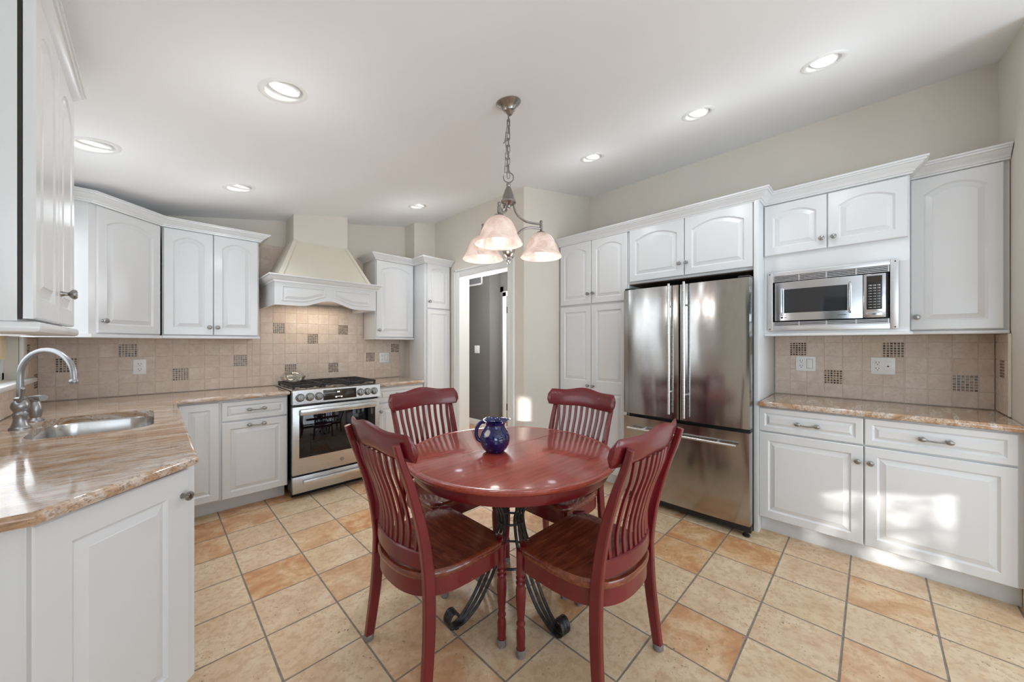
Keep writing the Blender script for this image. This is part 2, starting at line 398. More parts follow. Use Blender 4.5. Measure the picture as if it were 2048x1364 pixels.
# ceiling with round openings for the recessed lamps
LIGHTS = [(.402, 1.791), (-.202, 2.711), (.434, 3.135), (1.861, 3.167), (2.486, .18), (2.469, .787), (2.46, 1.561)]
RH = .074
outer = [(XL - .1, YR - .1), (XW + .1, YR - .1), (XW + .1, YB + .1), (XL - .1, YB + .1)]
loops = [[Vector((x, y, 0)) for x, y in outer]]
for lx, ly in LIGHTS: loops.append([Vector((lx + RH * cos(TILT) * cos(-2 * pi * k / 32), ly + RH * sin(-2 * pi * k / 32), 0)) for k in range(32)])
flat = [p for l in loops for p in l]; tri = tessellate_polygon(loops)
m = MB(); m.add([(p.x, p.y, slope(p.x)) for p in flat], [tuple(t) for t in tri])
m.box(XL - .1, XL - .09, YR, YB, slope(XL) - .02, slope(XL))
struct(m.build('ceiling', 'ceil', smooth=0))
# left wall with window over the sink and a rear window
WY0, WY1, WZ0, WZ1 = 2.28, 3.58, 1.10, 2.06
RY0, RY1, RZ0, RZ1 = -2.35, .36, .95, 2.02
m = MB()
for y0, y1 in ((YR, RY0), (RY1, WY0), (WY1, YB + .12)): wallbox(m, XL - .12, XL, y0, y1)
for y0, y1, a, b in ((WY0, WY1, WZ0, WZ1), (RY0, RY1, RZ0, RZ1)):
    wallbox(m, XL - .12, XL, y0, y1, 0, a); wallbox(m, XL - .12, XL, y0, y1, b)
struct(m.build('wall_left', 'wall', smooth=0))
m = MB(); wallbox(m, XL, XCH + .02, YB, YB + .12); struct(m.build('wall_back', 'wall', smooth=0))
m = MB(); wallbox(m, XCH, XD + .12, YCH, YB + .12); struct(m.build('wall_chase', 'wall', smooth=0))
# wall with the doorway, plane X = XD
DY0, DY1, DZ = 2.503, 3.275, 2.052
m = MB(); wallbox(m, XD, XD + .12, YC, DY0 - .012); wallbox(m, XD, XD + .12, DY1 + .012, YCH + .01); wallbox(m, XD, XD + .12, DY0 - .012, DY1 + .012, DZ + .012)
struct(m.build('wall_doorway', 'wall', smooth=0))
m = MB(); wallbox(m, XD + .12, XW + .12, YC, YC + .12); struct(m.build('wall_alcove', 'wall', smooth=0))
m = MB(); wallbox(m, XW, XW + .12, YE - .12, YC); struct(m.build('wall_right', 'wall', smooth=0))
m = MB(); wallbox(m, 2.93, XW, YE - .12, YE); struct(m.build('wall_end', 'wall', smooth=0))
m = MB(); wallbox(m, 2.93, 3.05, YR - .1, YE - .12); struct(m.build('wall_rear_side', 'wall', smooth=0))
# rear wall with a low window strip and glass doors
m = MB()
for x0, x1, a, b in ((XL - .12, -.38, 0, None), (-.38, .30, 0, .70), (-.38, .30, 1.25, None), (.30, .42, 0, None), (2.70, 3.05, 0, None), (.42, 2.70, 0, .12), (.42, 2.70, 2.22, None)):
    wallbox(m, x0, x1, YR - .12, YR, a, b)
struct(m.build('wall_rear', 'wall', smooth=0))
def window(name, rects, axis, plane, cas=.085, mull=()):
    """casing + sash + pane around an opening rects=(u0,u1,z0,z1)"""
    u0, u1, z0, z1 = rects; fr = MB(); pn = MB()
    def B(mb, a0, a1, d0, d1, b0, b1, bev=.004):
        if axis == 'x': mb.box(plane + d0, plane + d1, a0, a1, b0, b1, bev)
        else: mb.box(a0, a1, plane + d0, plane + d1, b0, b1, bev)
    for a0, a1, b0, b1 in ((u0 - cas, u0, z0 - .0, z1 + cas), (u1, u1 + cas, z0 - .0, z1 + cas), (u0, u1, z1, z1 + cas)): B(fr, a0, a1, .001, .018, b0, b1)
    B(fr, u0 - cas - .02, u1 + cas + .06, -.118, .05, z0 - .028, z0 - .001, .006)
    for a0, a1, b0, b1 in ((u0, u0 + .045, z0, z1), (u1 - .045, u1, z0, z1), (u0, u1, z0, z0 + .045), (u0, u1, z1 - .045, z1)): B(fr, a0, a1, -.09, -.05, b0, b1)
    for q in mull: B(fr, q - .03, q + .03, -.09, -.05, z0, z1)
    B(pn, u0 + .04, u1 - .04, -.072, -.068, z0 + .04, z1 - .04, 0)
    f = struct(fr.build(name, 'trimw')); pn.build('pane', 'pane', f); return f
w1 = window('window_1', (WY0, WY1, WZ0, WZ1), 'x', XL, .09, ((WY0 + WY1) / 2,))
window('window_2', (RY0, RY1, RZ0, RZ1), 'x', XL, .09, (-1.42,))
# rear window and glass doors (mirror of plane: inside is +Y)
window('window_3', (-.38, .30, .70, 1.25), 'y', YR, .05)
window('window_4', (.42, 2.70, .12, 2.22), 'y', YR, .05, (1.18, 1.94))
# small shade at the sink window
m = MB(); m.box(XL - .045, XL - .035, 3.30, WY1 - .05, 1.22, WZ1); m.build('window_shade', 'shadefab', w1)
m = MB(); m.box(XL - .049, XL - .04, 3.40, 3.44, 1.15, 1.21, .004); m.build('window_latch', 'nickel', w1)
# baseboards
m = MB(); m.box(XD - .014, XD, YC, DY0 - .105, 0, .10, .004); struct(m.build('baseboard_doorway', 'trimw'))
m = MB(); m.box(XD - .014, 2.985, YC - .014, YC, 0, .10, .004); struct(m.build('baseboard_alcove', 'trimw'))
# door casing
m = MB(); cas = .09
for y0, y1, z0, z1 in ((DY0 - cas, DY0, 0, DZ + cas), (DY1, DY1 + cas, 0, DZ + cas), (DY0, DY1, DZ, DZ + cas)):
    m.box(XD - .016, XD, y0, y1, z0, z1, .005)
for y0, y1, z0, z1 in ((DY0 - cas, DY0 - cas + .022, 0, DZ + cas), (DY1 + cas - .022, DY1 + cas, 0, DZ + cas), (DY0 - cas, DY1 + cas, DZ + cas - .022, DZ + cas)):
    m.box(XD - .025, XD - .016, y0, y1, z0, z1, .004)
m.box(XD - .005, XD + .125, DY0 - .012, DY0, 0, DZ, 0); m.box(XD - .005, XD + .125, DY1, DY1 + .012, 0, DZ, 0); m.box(XD - .005, XD + .125, DY0 - .012, DY1 + .012, DZ, DZ + .012, 0)
struct(m.build('trim_1', 'trimw'))
# hallway beyond the doorway
HX, HY = 3.65, 4.13
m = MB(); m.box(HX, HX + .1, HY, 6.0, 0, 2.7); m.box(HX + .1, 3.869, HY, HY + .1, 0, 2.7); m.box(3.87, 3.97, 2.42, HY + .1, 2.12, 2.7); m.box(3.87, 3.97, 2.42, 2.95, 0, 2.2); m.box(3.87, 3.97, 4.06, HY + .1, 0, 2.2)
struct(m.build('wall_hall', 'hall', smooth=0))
m = MB(); m.box(XD + .12, 4.0, 2.42, 6.0, 2.55, 2.62); struct(m.build('ceiling_hall', 'ceil', smooth=0))
m = MB(); m.box(XD + .12, 4.0, 6.0, 6.1, 0, 2.7); struct(m.build('wall_hall_far', 'hall', smooth=0))
m = MB(); m.box(HX - .014, HX, HY - .014, 6.0, 0, .11, .004); struct(m.build('baseboard_hall', 'trimw'))
m = MB(); m.box(XD + .32, XD + .62, 4.02, 5.2, 2.18, 2.55); struct(m.build('trim_2', 'hall', smooth=0))
l = bpy.data.lights.new('hall_fill_light', 'POINT'); l.energy = 62; l.color = (.95, .97, 1); l.shadow_soft_size = .1  # fill light added to brighten the hall; no fixture there
o = bpy.data.objects.new('hall_fill_light', l); COL.objects.link(o); o.location = (2.9, 3.3, 1.95)
dr = struct(MB().box(3.88, 3.915, 3.06, 3.985, .012, 2.04, .003).build('door_1', 'trimw'))
m = MB()
for z0, z1 in ((.2, .85), (1.0, 1.9)):
    for y0, y1 in ((3.16, 3.48), (3.56, 3.88)): m.box(3.872, 3.882, y0, y1, z0, z1, .006)
m.build('door_panel', 'trimw', dr)
m = MB(); m.box(3.856, 3.871, 3.985, 4.065, 0, 2.11, .004); m.box(3.856, 3.871, 2.96, 3.05, 0, 2.11, .004); m.box(3.856, 3.871, 2.96, 4.065, 2.04, 2.12, .004); m.build('door_casing', 'trimw', dr)
for z in (.28, 1.78): MB().box(3.862, 3.882, 3.975, 3.992, z, z + .1, .002).build('hinge', 'slot', dr)

# ------------------------------------------------------------------ recessed ceiling lamps
LLAB = ['recessed ceiling light with bright tilted bulb, nearest over the sink counter end', 'recessed ceiling light half hidden behind the near left upper cabinet',
        'small recessed ceiling light above the corner wall cabinets', 'smallest recessed ceiling light, in front of the range hood and narrow pantry',
        'recessed ceiling light nearest the camera above the microwave cabinets', 'recessed ceiling light above the refrigerator, middle of the right row',
        'recessed ceiling light farthest in the right row, beside the chandelier chain']
first = None
for i, (lx, ly) in enumerate(LIGHTS):
    z = slope(lx)
    if first is None:
        t = thing('recessed_light', LLAB[0], 'ceiling light', (lx, ly, z), 0, 'recessed ceiling lights', (0, -TILT, 0)); first = t
        m = MB(); m.lathe([(.070, .012), (.072, -.004), (.078, -.007), (.088, -.0065), (.094, -.003), (.096, .0005), (.093, .0015), (.073, .0015)], 40, caps=(False, False)); m.build('trim_ring', 'trimw', t)
        m = MB(); m.lathe([(.071, 0), (.071, .06), (.06, .085), (.0, .085)], 32, caps=(False, False)); m.build('housing', 'plate', t)
        m = MB(); m.T = Matrix.Translation((0.004, 0, .012)) @ Matrix.Rotation(radians(16), 4, Vector((1, 1, 0)))
        m.lathe([(.056, .03), (.060, .0), (.056, -.006), (.051, -.002), (.034, .016)], 32, caps=(False, False)); m.build('gimbal', 'plate', t)
        m = MB(); m.T = Matrix.Translation((0.004, 0, .014)) @ Matrix.Rotation(radians(16), 4, Vector((1, 1, 0)))
        m.lathe([(.0, -.004), (.014, -.003), (.026, .001), (.034, .008)], 28, caps=(False, False)); m.build('lamp_bulb', 'lamp', t)
    else:
        t = dup(first, None, LLAB[i], (lx, ly, z))
    l = bpy.data.lights.new('recessed_lamp_light', 'SPOT'); l.energy = LAMP_W * (1.0 if i != 3 else 1.3); l.color = (.90, .955, 1); l.spot_size = radians(104); l.spot_blend = 1.0; l.shadow_soft_size = .05
    o = bpy.data.objects.new('recessed_lamp_light', l); COL.objects.link(o); o.location = (lx, ly, z - .02); o.rotation_euler = (0, -TILT, 0)
    l = bpy.data.lights.new('ceiling_fill_light', 'POINT'); l.energy = 1.25; l.color = (.88, .95, 1); l.shadow_soft_size = .06  # extra point added below each lamp as fill for the ceiling
    o = bpy.data.objects.new('ceiling_fill_light', l); COL.objects.link(o); o.location = (lx, ly, z - .36)

# ------------------------------------------------------------------ cabinet fronts
NA = 12
def panel_loop(w, h, d, rise, base):
    x0, x1 = d, w - d; k = (w - 2 * d) / max(.01, w - 2 * base); r = rise * k if rise else 0
    pts = [(x0, d), (x1, d)]
    for i in range(NA + 1):
        u = 1 - 2 * i / NA; pts.append((x0 + (x1 - x0) * (1 - i / NA), h - d - r + r * (1 - u * u)))
    return pts
def front_mesh(mb, w, h, ox=0, oz=0, rise=0, stile=.052, t=.019, bev=.004, sl=.034):
    s = min(stile, w * .28, h * .28); sl = min(sl, w * .16, h * .16)
    rings = []
    for d, y, arch in ((0, t, 0), (0, bev, 0), (bev, 0, 0), (s, 0, 1), (s + .004, .005, 1), (s + .010, .0095, 1), (s + .014, .0085, 1), (s + sl, .0016, 1), (s + sl + .0022, .0002, 1)):
        L = panel_loop(w, h, d, rise if arch else 0, s); rings.append([(ox + x, y, oz + z) for x, z in L])
    mb.loft(rings, (True, True))
_knob = None
def knob_part(parent, x, z):
    global _knob
    if _knob is None:
        m = MB(); m.lathe([(.009, 0), (.008, .004), (.0055, .008), (.0055, .014), (.009, .018), (.0145, .022), (.016, .026), (.0145, .030), (.009, .0325), (.0, .033)], 20, axis='y', caps=(True, False))
        for k in range(8): m.lathe([(.0025, .0), (.0025, .0015), (.0, .003)], 6, (.0105 * cos(k * pi / 4), -.0305, .0105 * sin(k * pi / 4)), 'y', caps=(False, False))
        _knob = m.build('knob', 'nickel', parent, (x, 0, z)); return _knob
    c = _knob.copy(); COL.objects.link(c); c.parent = parent; c.location = (x, 0, z); return c
_pull = None
def pull_part(parent, x, z):
    global _pull
    if _pull is None:
        m = MB()
        for sx in (-1, 1):
            m.T = Matrix.Translation((sx * .048, 0, 0)) @ Matrix.Diagonal((1.35, 1, 1, 1))
            m.lathe([(.011, 0), (.0115, .004), (.007, .008), (.006, .018), (.010, .021), (.0125, .026), (.011, .031), (.005, .034), (0, .0345)], 16, axis='y', caps=(True, False))
        m.T = None
        m.tube(bez([(-.048, -.026, .0), (-.03, -.027, -.003), (0, -.028, -.005), (.03, -.027, -.003), (.048, -.026, 0)], 5), [.0055] * 5 + [.0042] * 11 + [.0055] * 5, 8)
        _pull = m.build('pull_handle', 'nickel', parent, (x, 0, z)); return _pull
    c = _pull.copy(); COL.objects.link(c); c.parent = parent; c.location = (x, 0, z); return c
def door(parent, x0, x1, z0, z1, rise=0, knob=None, split=None, name='door', stile=.052, pull=None):
    m = MB(); w = x1 - x0; h = z1 - z0
    if split is None: front_mesh(m, w, h, 0, 0, rise, stile)
    else:
        front_mesh(m, w, split, 0, 0, 0, stile, bev=.0006); front_mesh(m, w, h - split, 0, split, rise, stile, bev=.0006)
    d = m.build(name, 'cab', parent, (x0, 0, z0), smooth=6)
    if knob: knob_part(d, knob[0] - x0, knob[1] - z0)
    if pull: pull_part(d, pull[0] - x0, pull[1] - z0)
    return d
def body(parent, w, dep, z0, z1, toe=0, extra=None, y0=.021):
    m = MB()
    if toe:
        m.box(0, w, y0, dep, toe, z1, .001)
    else: m.box(0, w, y0, dep, z0, z1, .001)
    if extra: extra(m)
    b = m.build('cabinet_body', 'cab', parent)
    if toe: MB().box(.0, w, .08, .10, 0, toe, .001).build('toe_kick', 'kick', parent)
    return b
R90 = radians(-90)
def rwall(name, label, cat, Xf, Yl): return thing(name, label, cat, (Xf, Yl, 0), R90)

# --- right wall: pantry, over-fridge, microwave, corner, base
G1 = 'white raised panel cabinets'
t = rwall('pantry_cabinet', 'tall white double-door pantry cabinet left of the refrigerator', 'cabinet', 2.98, 2.292); Yl = 2.292
body(t, Yl - 1.528, .565, .1, 2.31, .1)
door(t, Yl - 2.276, Yl - 1.911, 1.697, 2.303, .045, (Yl - 1.937, 1.79)); door(t, Yl - 1.905, Yl - 1.538, 1.697, 2.303, .045, (Yl - 1.879, 1.79))
door(t, Yl - 2.276, Yl - 1.911, .115, 1.677, 0, (Yl - 1.937, .905), .785); door(t, Yl - 1.905, Yl - 1.538, .115, 1.677, 0, (Yl - 1.879, .905), .785)
t = rwall('wall_cabinet', 'wide low white two-door cabinet directly above the refrigerator', 'cabinet', 2.98, 1.526); Yl = 1.526
body(t, Yl - .587, .565, 1.835, 2.31)
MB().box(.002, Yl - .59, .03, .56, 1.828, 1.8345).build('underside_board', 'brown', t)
door(t, Yl - 1.516, Yl - 1.056, 1.853, 2.306, .05, (Yl - 1.087, 1.95)); door(t, Yl - 1.050, Yl - .592, 1.853, 2.306, .05, (Yl - 1.032, 1.95))
m = MB(); m.box(2.976, XW - .003, .556, .586, 0, 2.31, .002); tag(m.build('refrigerator_enclosure', 'cab'), 'tall white side panel between refrigerator and granite counter', 'cabinet panel')
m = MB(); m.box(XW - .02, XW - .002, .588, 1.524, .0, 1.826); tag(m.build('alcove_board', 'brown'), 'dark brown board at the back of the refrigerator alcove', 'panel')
# microwave cabinet: body with an opening
t = rwall('microwave_cabinet', 'white wall cabinet with two small doors holding the built-in microwave', 'cabinet', 3.13, .555); Yl = .555; wM = .555 + .158
MO = (Yl - .515, Yl + .098, 1.413, 1.806)
m = MB()
m.box(0, wM, .021, .415, MO[3], 2.31, .001); m.box(0, wM, .021, .415, 1.372, MO[2], .001); m.box(0, MO[0], .021, .415, MO[2], MO[3]); m.box(MO[1], wM, .021, .415, MO[2], MO[3])
m.box(0, wM, .40, .415, 1.40, MO[3]); m.build('cabinet_body', 'cab', t)
MB().box(-.0, wM + .012, .008, .05, 1.364, 1.384, .006).build('light_rail', 'cab', t)
door(t, Yl - .551, Yl - .211, 1.940, 2.297, .04, (Yl - .235, 2.005)); door(t, Yl - .205, Yl + .150, 1.940, 2.297, .04, (Yl - .176, 2.005))
t = rwall('wall_cabinet', 'white single-door wall cabinet at the far right, right of the microwave', 'cabinet', 3.26, -.160); Yl = -.160
body(t, .367, .285, 1.384, 2.31)
MB().box(0, .366, .004, .05, 1.366, 1.386, .006).build('light_rail', 'cab', t)
door(t, .006, .346, 1.394, 2.300, .05, (.03, 1.47))
t = rwall('base_cabinet', 'white base cabinet under the right granite counter, two drawers and two doors', 'cabinet', 2.98, .555); Yl = .555
body(t, Yl + .528, .565, .115, .876, .115)
door(t, .0, Yl - .037, .712, .868, 0, None, None, 'drawer', .032, (Yl - .294, .785)); door(t, Yl - .031, Yl + .505, .712, .868, 0, None, None, 'drawer', .032, (Yl + .242, .790))
door(t, .0, Yl - .037, .117, .702, 0, (Yl - .061, .612)); door(t, Yl - .031, Yl + .505, .117, .702, 0, (Yl - .006, .612))
# crown along the right wall
CROWN = [(0, 0), (.010, 0), (.012, .010), (.019, .012), (.021, .020), (.032, .030), (.047, .043), (.052, .050), (.060, .052), (.062, .060), (.070, .062), (.070, .072), (0, .072)]
m = MB(); m.sweep([(2.99, 2.294), (2.99, .556), (3.14, .556), (3.14, -.158), (3.27, -.158), (3.27, -.526)], CROWN, 1, 0, 2.3045)
tag(m.build('crown_moulding', 'cab'), 'stepped white crown moulding along the tops of the right wall cabinets', 'crown moulding', None, 'thing')

# --- back wall
t = thing('corner_cabinet', 'white diagonal corner wall cabinet with one arched door', 'cabinet', (-.26, 3.38, 0), radians(45)); 
m = MB(); R = Matrix.Rotation(radians(-45), 4, 'Z') @ Matrix.Translation((.26, -3.38, 0)); m.T = R
k = .021 * sqrt(.5); m.prism([(XL + .003, YB - .016), (XL + .003, 3.38), (-.26 - k + .02, 3.38), (-.26 - k + .02, 3.38 + .021), (-.26 - k, 3.38 + k + .0), (.05 - k, 3.69 + k), (.05 - k, YB - .016)][0:2] + [(-.275, 3.38), (.05 - k, 3.69 + k), (.05 - k, YB - .016)], 1.372, 2.18); m.build('cabinet_body', 'cab', t)
m = MB(); m.T = R; m.prism([(XL + .004, YB - .017), (XL + .004, 3.365), (-.262, 3.365), (.053, 3.678), (.053, YB - .017)], 1.350, 1.3715); m.build('light_rail', 'cab', t)
door(t, .030, .432, 1.378, 2.172, .05, (.058, 1.455))
t = thing('wall_cabinet', 'white two-door wall cabinet left of the range hood', 'cabinet', (.052, 3.69, 0))
body(t, .594, YB - 3.69 - .016, 1.372, 2.18); MB().box(-.0, .602, -.006, .30, 1.350, 1.3715, .005).build('light_rail', 'cab', t)
door(t, .008, .291, 1.378, 2.172, .045, (.268, 1.44)); door(t, .295, .585, 1.378, 2.172, .045, (.318, 1.44))
m = MB(); m.sweep([(-.44, 3.375), (-.265, 3.375), (.048, 3.686), (.646, 3.686), (.646, YB - .012)], [(o, u * .87) for o, u in CROWN], 1, 0, 2.172)
tag(m.build('crown_moulding', 'cab'), 'white crown moulding over the corner and left back wall cabinets', 'crown moulding', None, 'thing')
t = thing('wall_cabinet', 'white single-door wall cabinet right of the range hood', 'cabinet', (1.662, 3.68, 0))
body(t, .444, YB - 3.68 - .016, 1.372, 2.20); MB().box(-.006, .444, -.006, .31, 1.355, 1.3715, .005).build('light_rail', 'cab', t)
door(t, .006, .436, 1.382, 2.194, .045, (.032, 1.455))
t = thing('pantry_cabinet', 'narrow tall white pantry cabinet between granite counter and doorway', 'cabinet', (2.112, 3.45, 0))
body(t, .332, .555 - .215, .1, 2.21, .1); 
door(t, .026, .322, 1.704, 2.203, .035, (.05, 1.775), None, 'door', .045); door(t, .026, .322, .115, 1.690, 0, (.05, .765), .60, 'door', .045)
m = MB(); m.sweep([(1.660, YB - .012), (1.660, 3.677), (2.108, 3.677), (2.108, 3.447), (2.447, 3.447)], [(o, u * .83) for o, u in CROWN], 1, 0, 2.194)
tag(m.build('crown_moulding', 'cab'), 'white crown moulding over the cabinets right of the range hood', 'crown moulding', None, 'thing')
t = thing('base_cabinet', 'white base cabinet left of the range with one drawer', 'cabinet', (.118, 3.48, 0))
body(t, .694, YB - 3.48 - .003, .118, .876, .118); tk = [c for c in t.children if c.name.startswith('toe_kick')][0]; tk.location.y = .045
door(t, .014, .240, .130, .866, 0); door(t, .257, .687, .716, .862, 0, None, None, 'drawer', .030, (.474, .793)); door(t, .257, .687, .122, .704, 0, None, None, 'door', .05, (.474, .672))
t = thing('base_cabinet', 'white base cabinet right of the range, under the small counter', 'cabinet', (1.580, 3.48, 0))
body(t, .528, YB - 3.48 - .003, .118, .876, .118)
door(t, .008, .520, .716, .862, 0, None, None, 'drawer', .030, (.26, .793)); door(t, .008, .520, .122, .704, 0, (.036, .63))

# --- left run: near upper cabinet, sink base, angled cabinet
t = thing('wall_cabinet', 'white wall cabinet at the left edge, nearest the camera', 'cabinet', (-.200, 1.44, 0), radians(90))
body(t, .615, .357, 1.366, 2.185, y0=.027); m = MB(); m.box(-.012, .627, -.010, .357, 1.338, 1.3655, .010); m.build('light_rail', 'cab', t)
MB().box(-.0005, .002, .0205, .0265, 1.37, 2.18).build('shadow_gap', 'dark', t)
door(t, .0, .305, 1.372, 2.178, .045, None); door(t, .309, .614, 1.372, 2.178, .045, (.345, 1.467))
m = MB(); m.sweep([(XL + .005, 1.438), (-.222, 1.438), (-.222, 2.062)], [(o * .72, u * .62) for o, u in CROWN], 1, 0, 2.180)
tag(m.build('crown_moulding', 'cab'), 'white crown moulding on the near left wall cabinet', 'crown moulding', None, 'thing')
A0, A1 = Vector((-.208, 1.432)), Vector((.098, 1.716)); ang = math.atan2(A1.y - A0.y, A1.x - A0.x); wA = (A1 - A0).length
t = thing('sink_base_cabinet', 'white base cabinet under the sink counter with angled end door', 'cabinet', (A0.x, A0.y, 0), ang)
R = Matrix.Rotation(-ang, 4, 'Z') @ Matrix.Translation((-A0.x, -A0.y, 0)); nrm = Vector((-sin(ang), cos(ang))) * .021
m = MB(); m.T = R
P0, P1 = A0 + nrm, A1 + nrm
m.prism([(XL + .003, 1.452), (P0.x - .01, 1.452), (P0.x + .005, P0.y), (P1.x, P1.y), (.110, P1.y + .03), (.110, 2.40), (XL + .003, 2.40)], .10, .876)
m.prism([(XL + .003, 2.40), (.110, 2.40), (.110, 3.12), (XL + .003, 3.12)], .10, .68)
m.prism([(XL + .003, 3.12), (.110, 3.12), (.110, 3.478), (.108, 3.478), (.108, 3.95), (XL + .003, 3.95)], .10, .876)
m.prism([(.065, 2.40), (.110, 2.40), (.110, 3.12), (.065, 3.12)], .68, .876)
m.build('cabinet_body', 'cab', t)
m = MB(); m.T = R; m.prism([(XL + .01, 1.53), (-.16, 1.53), (.02, 1.79), (.02, 3.60), (XL + .01, 3.60)], 0, .0995); m.build('toe_kick', 'kick', t)
m = MB(); m.T = R; m.box(XL + .02, -.262, 1.444, 1.4515, .10, .872, .003); m.build('end_panel', 'cab', t)
door(t, .006, wA - .006, .125, .868, 0, (wA - .032, .783), None, 'door', .075)

# ------------------------------------------------------------------ worktops
def slab(name, poly, z0, z1, mat, hole=None, label=''):
    m = MB(); b = .010
    rings = []
    for d, z in ((.012, z0), (.004, z0 + .004), (0, z0 + .012), (0, z1 - .013), (.003, z1 - .005), (.010, z1)):
        rings.append([(x, y, z) for x, y in inset(poly, d)])
    m.loft(rings, (hole is None, hole is None))
    if hole:
        bot = [Vector(p) for p in rings[0]]; HB = [Vector((x, y, z0)) for x, y in hole[::-1]]
        m.add([p for l in (bot, HB) for p in l], [tuple(q) for q in tessellate_polygon([bot, HB])])
        top = [Vector(p) for p in rings[-1]]; H = [Vector((x, y, z1)) for x, y in hole[::-1]]
        tri = tessellate_polygon([top, H]); fl = [p for l in (top, H) for p in l]; m.add(fl, [tuple(t) for t in tri])
        m.loft([[(x, y, z1) for x, y in hole], [(x, y, z0 - .0) for x, y in hole]], (False, False))
    return tag(m.build(name, mat), label, 'worktop')
def rrect(x0, x1, y0, y1, r, n=6):
    out = []
    for cx, cy, a in ((x1 - r, y0 + r, -pi / 2), (x1 - r, y1 - r, 0), (x0 + r, y1 - r, pi / 2), (x0 + r, y0 + r, pi)):
        for k in range(n + 1): out.append((cx + r * cos(a + k * pi / 2 / n), cy + r * sin(a + k * pi / 2 / n)))
    return out
HOLE = rrect(-.385, .008, 2.44, 3.085, .10)
slab('granite_worktop', [(XL + .001, 1.415), (-.195, 1.392), (.118, 1.702), (.118, 3.453), (.820, 3.453), (.820, YB - .001), (XL + .001, YB - .001)], .879, .914, 'gran_left', HOLE, 'streaked brown granite worktop with undermount sink at left')
slab('granite_worktop', [(1.577, 3.453), (2.109, 3.453), (2.109, YB - .001), (1.577, YB - .001)], .879, .914, 'gran_back', None, 'short granite worktop between range and narrow pantry')
slab('granite_worktop', [(2.955, YE + .001), (XW - .001, YE + .001), (XW - .001, .554), (2.955, .554)], .879, .914, 'gran_right', None, 'granite worktop on the right below the microwave cabinet')
# sink
m = MB(); rings = []
for d, z in ((-.012, .8785), (.0, .8785), (.003, .870), (.006, .74), (.03, .715), (.10, .705)): rings.append([(x, y, z) for x, y in inset(HOLE, d)])
m.loft(rings, (False, True)); s_ = m.build('sink_basin', 'sink'); tag(s_, 'stainless steel sink set into the left granite worktop', 'sink')
m = MB(); m.lathe([(.042, .7055), (.042, .7075), (.03, .7085), (.0, .7075)], 24, (-.19, 2.76, 0), caps=(False, False)); m.build('sink_drain', 'nickel', s_)

# ------------------------------------------------------------------ tile backsplashes
def tiles(mb, F, u0, u1, v0, v1, uo, pu, vo, pv, mos=(), skip=()):
    """F(u,v,d) -> point. d = height out of the wall."""
    def quad(a0, a1, b0, b1, d, ch, mi, r):
        v = [F(a0, b0, 0), F(a1, b0, 0), F(a1, b1, 0), F(a0, b1, 0), F(a0 + ch * .3, b0 + ch * .3, d * .6), F(a1 - ch * .3, b0 + ch * .3, d * .6), F(a1 - ch * .3, b1 - ch * .3, d * .6), F(a0 + ch * .3, b1 - ch * .3, d * .6),
             F(a0 + ch, b0 + ch, d), F(a1 - ch, b0 + ch, d), F(a1 - ch, b1 - ch, d), F(a0 + ch, b1 - ch, d)]
        fs = []
        for o in (0, 4):
            for j in range(4): fs.append((o + j, o + (j + 1) % 4, o + 4 + (j + 1) % 4, o + 4 + j))
        fs.append((8, 9, 10, 11)); mb.add(v, fs, mi, r)
    mb.add([F(u0, v0, 0), F(u1, v0, 0), F(u1, v1, 0), F(u0, v1, 0)], [(0, 1, 2, 3)], 0)
    mb.add([F(u0, v0, -.007), F(u1, v0, -.007), F(u1, v1, -.007), F(u0, v1, -.007)], [(0, 1, 2, 3)], 0)
    for k in range(math.floor((u0 - uo) / pu), math.ceil((u1 - uo) / pu)):
        for r in range(math.floor((v0 - vo) / pv), math.ceil((v1 - vo) / pv)):
            a0, a1 = max(u0, uo + k * pu), min(u1, uo + (k + 1) * pu); b0, b1 = max(v0, vo + r * pv), min(v1, vo + (r + 1) * pv)
            if a1 - a0 < .012 or b1 - b0 < .012: continue
            if (k, r) in mos:
                q = pu / 6; z = pv / 6
                for i in range(6):
                    for j in range(6):
                        c0, c1 = uo + k * pu + i * q + .0022, uo + k * pu + (i + 1) * q - .0022; e0, e1 = vo + r * pv + j * z + .0022, vo + r * pv + (j + 1) * z - .0022
                        if c0 < u0 or c1 > u1: continue
                        quad(c0, c1, e0, e1, .0035, .0009, 2, random.random())
            else: quad(a0 + .0013, a1 - .0013, b0 + .0013, b1 - .0013, .0035, .0022, 1, random.random())
TM = ['grout', 'tile', 'mosaic']
t = thing('tile_backsplash', 'beige stone tile backsplash with brown mosaic insets behind sink counter and range', 'backsplash')
m = MB(); Fb = lambda u, v, d: (u, YB - .008 - d, v)
MOS = {(-13, 2), (-10, 3), (-7, 1), (-3, 2), (0, 5), (3, 4), (6, 5), (1, 1), (5, 1), (9, 2), (12, 3)}
tiles(m, Fb, XL + .010, .645, .9165, 1.372, .806, .0985, .911, .0993, MOS)
tiles(m, Fb, .645, 1.662, .9165, 2.238, .806, .0985, .911, .0993, MOS)
tiles(m, Fb, 1.662, 2.108, .9165, 1.372, .806, .0985, .911, .0993, MOS); m.build('back_tiles', TM, t, smooth=0)
m = MB(); Fl = lambda u, v, d: (XL + .008 + d, u, v)
tiles(m, Fl, WY1 + .156, YB - .012, .9165, 1.348, YB - .012 - .0985 * 3, .0985, .911, .0993, {(0, 3), (2, 1)}); tiles(m, Fl, 1.42, WY1 + .156, .9165, WZ0 - .03, YB - .012 - .0985 * 3, .0985, .911, .0993)
m.build('left_tiles', TM, t, smooth=0)
t = thing('tile_backsplash', 'beige stone tile backsplash with mosaic insets above the right counter', 'backsplash')
m = MB(); Fr = lambda u, v, d: (XW - .008 - d, .456 - u, v)
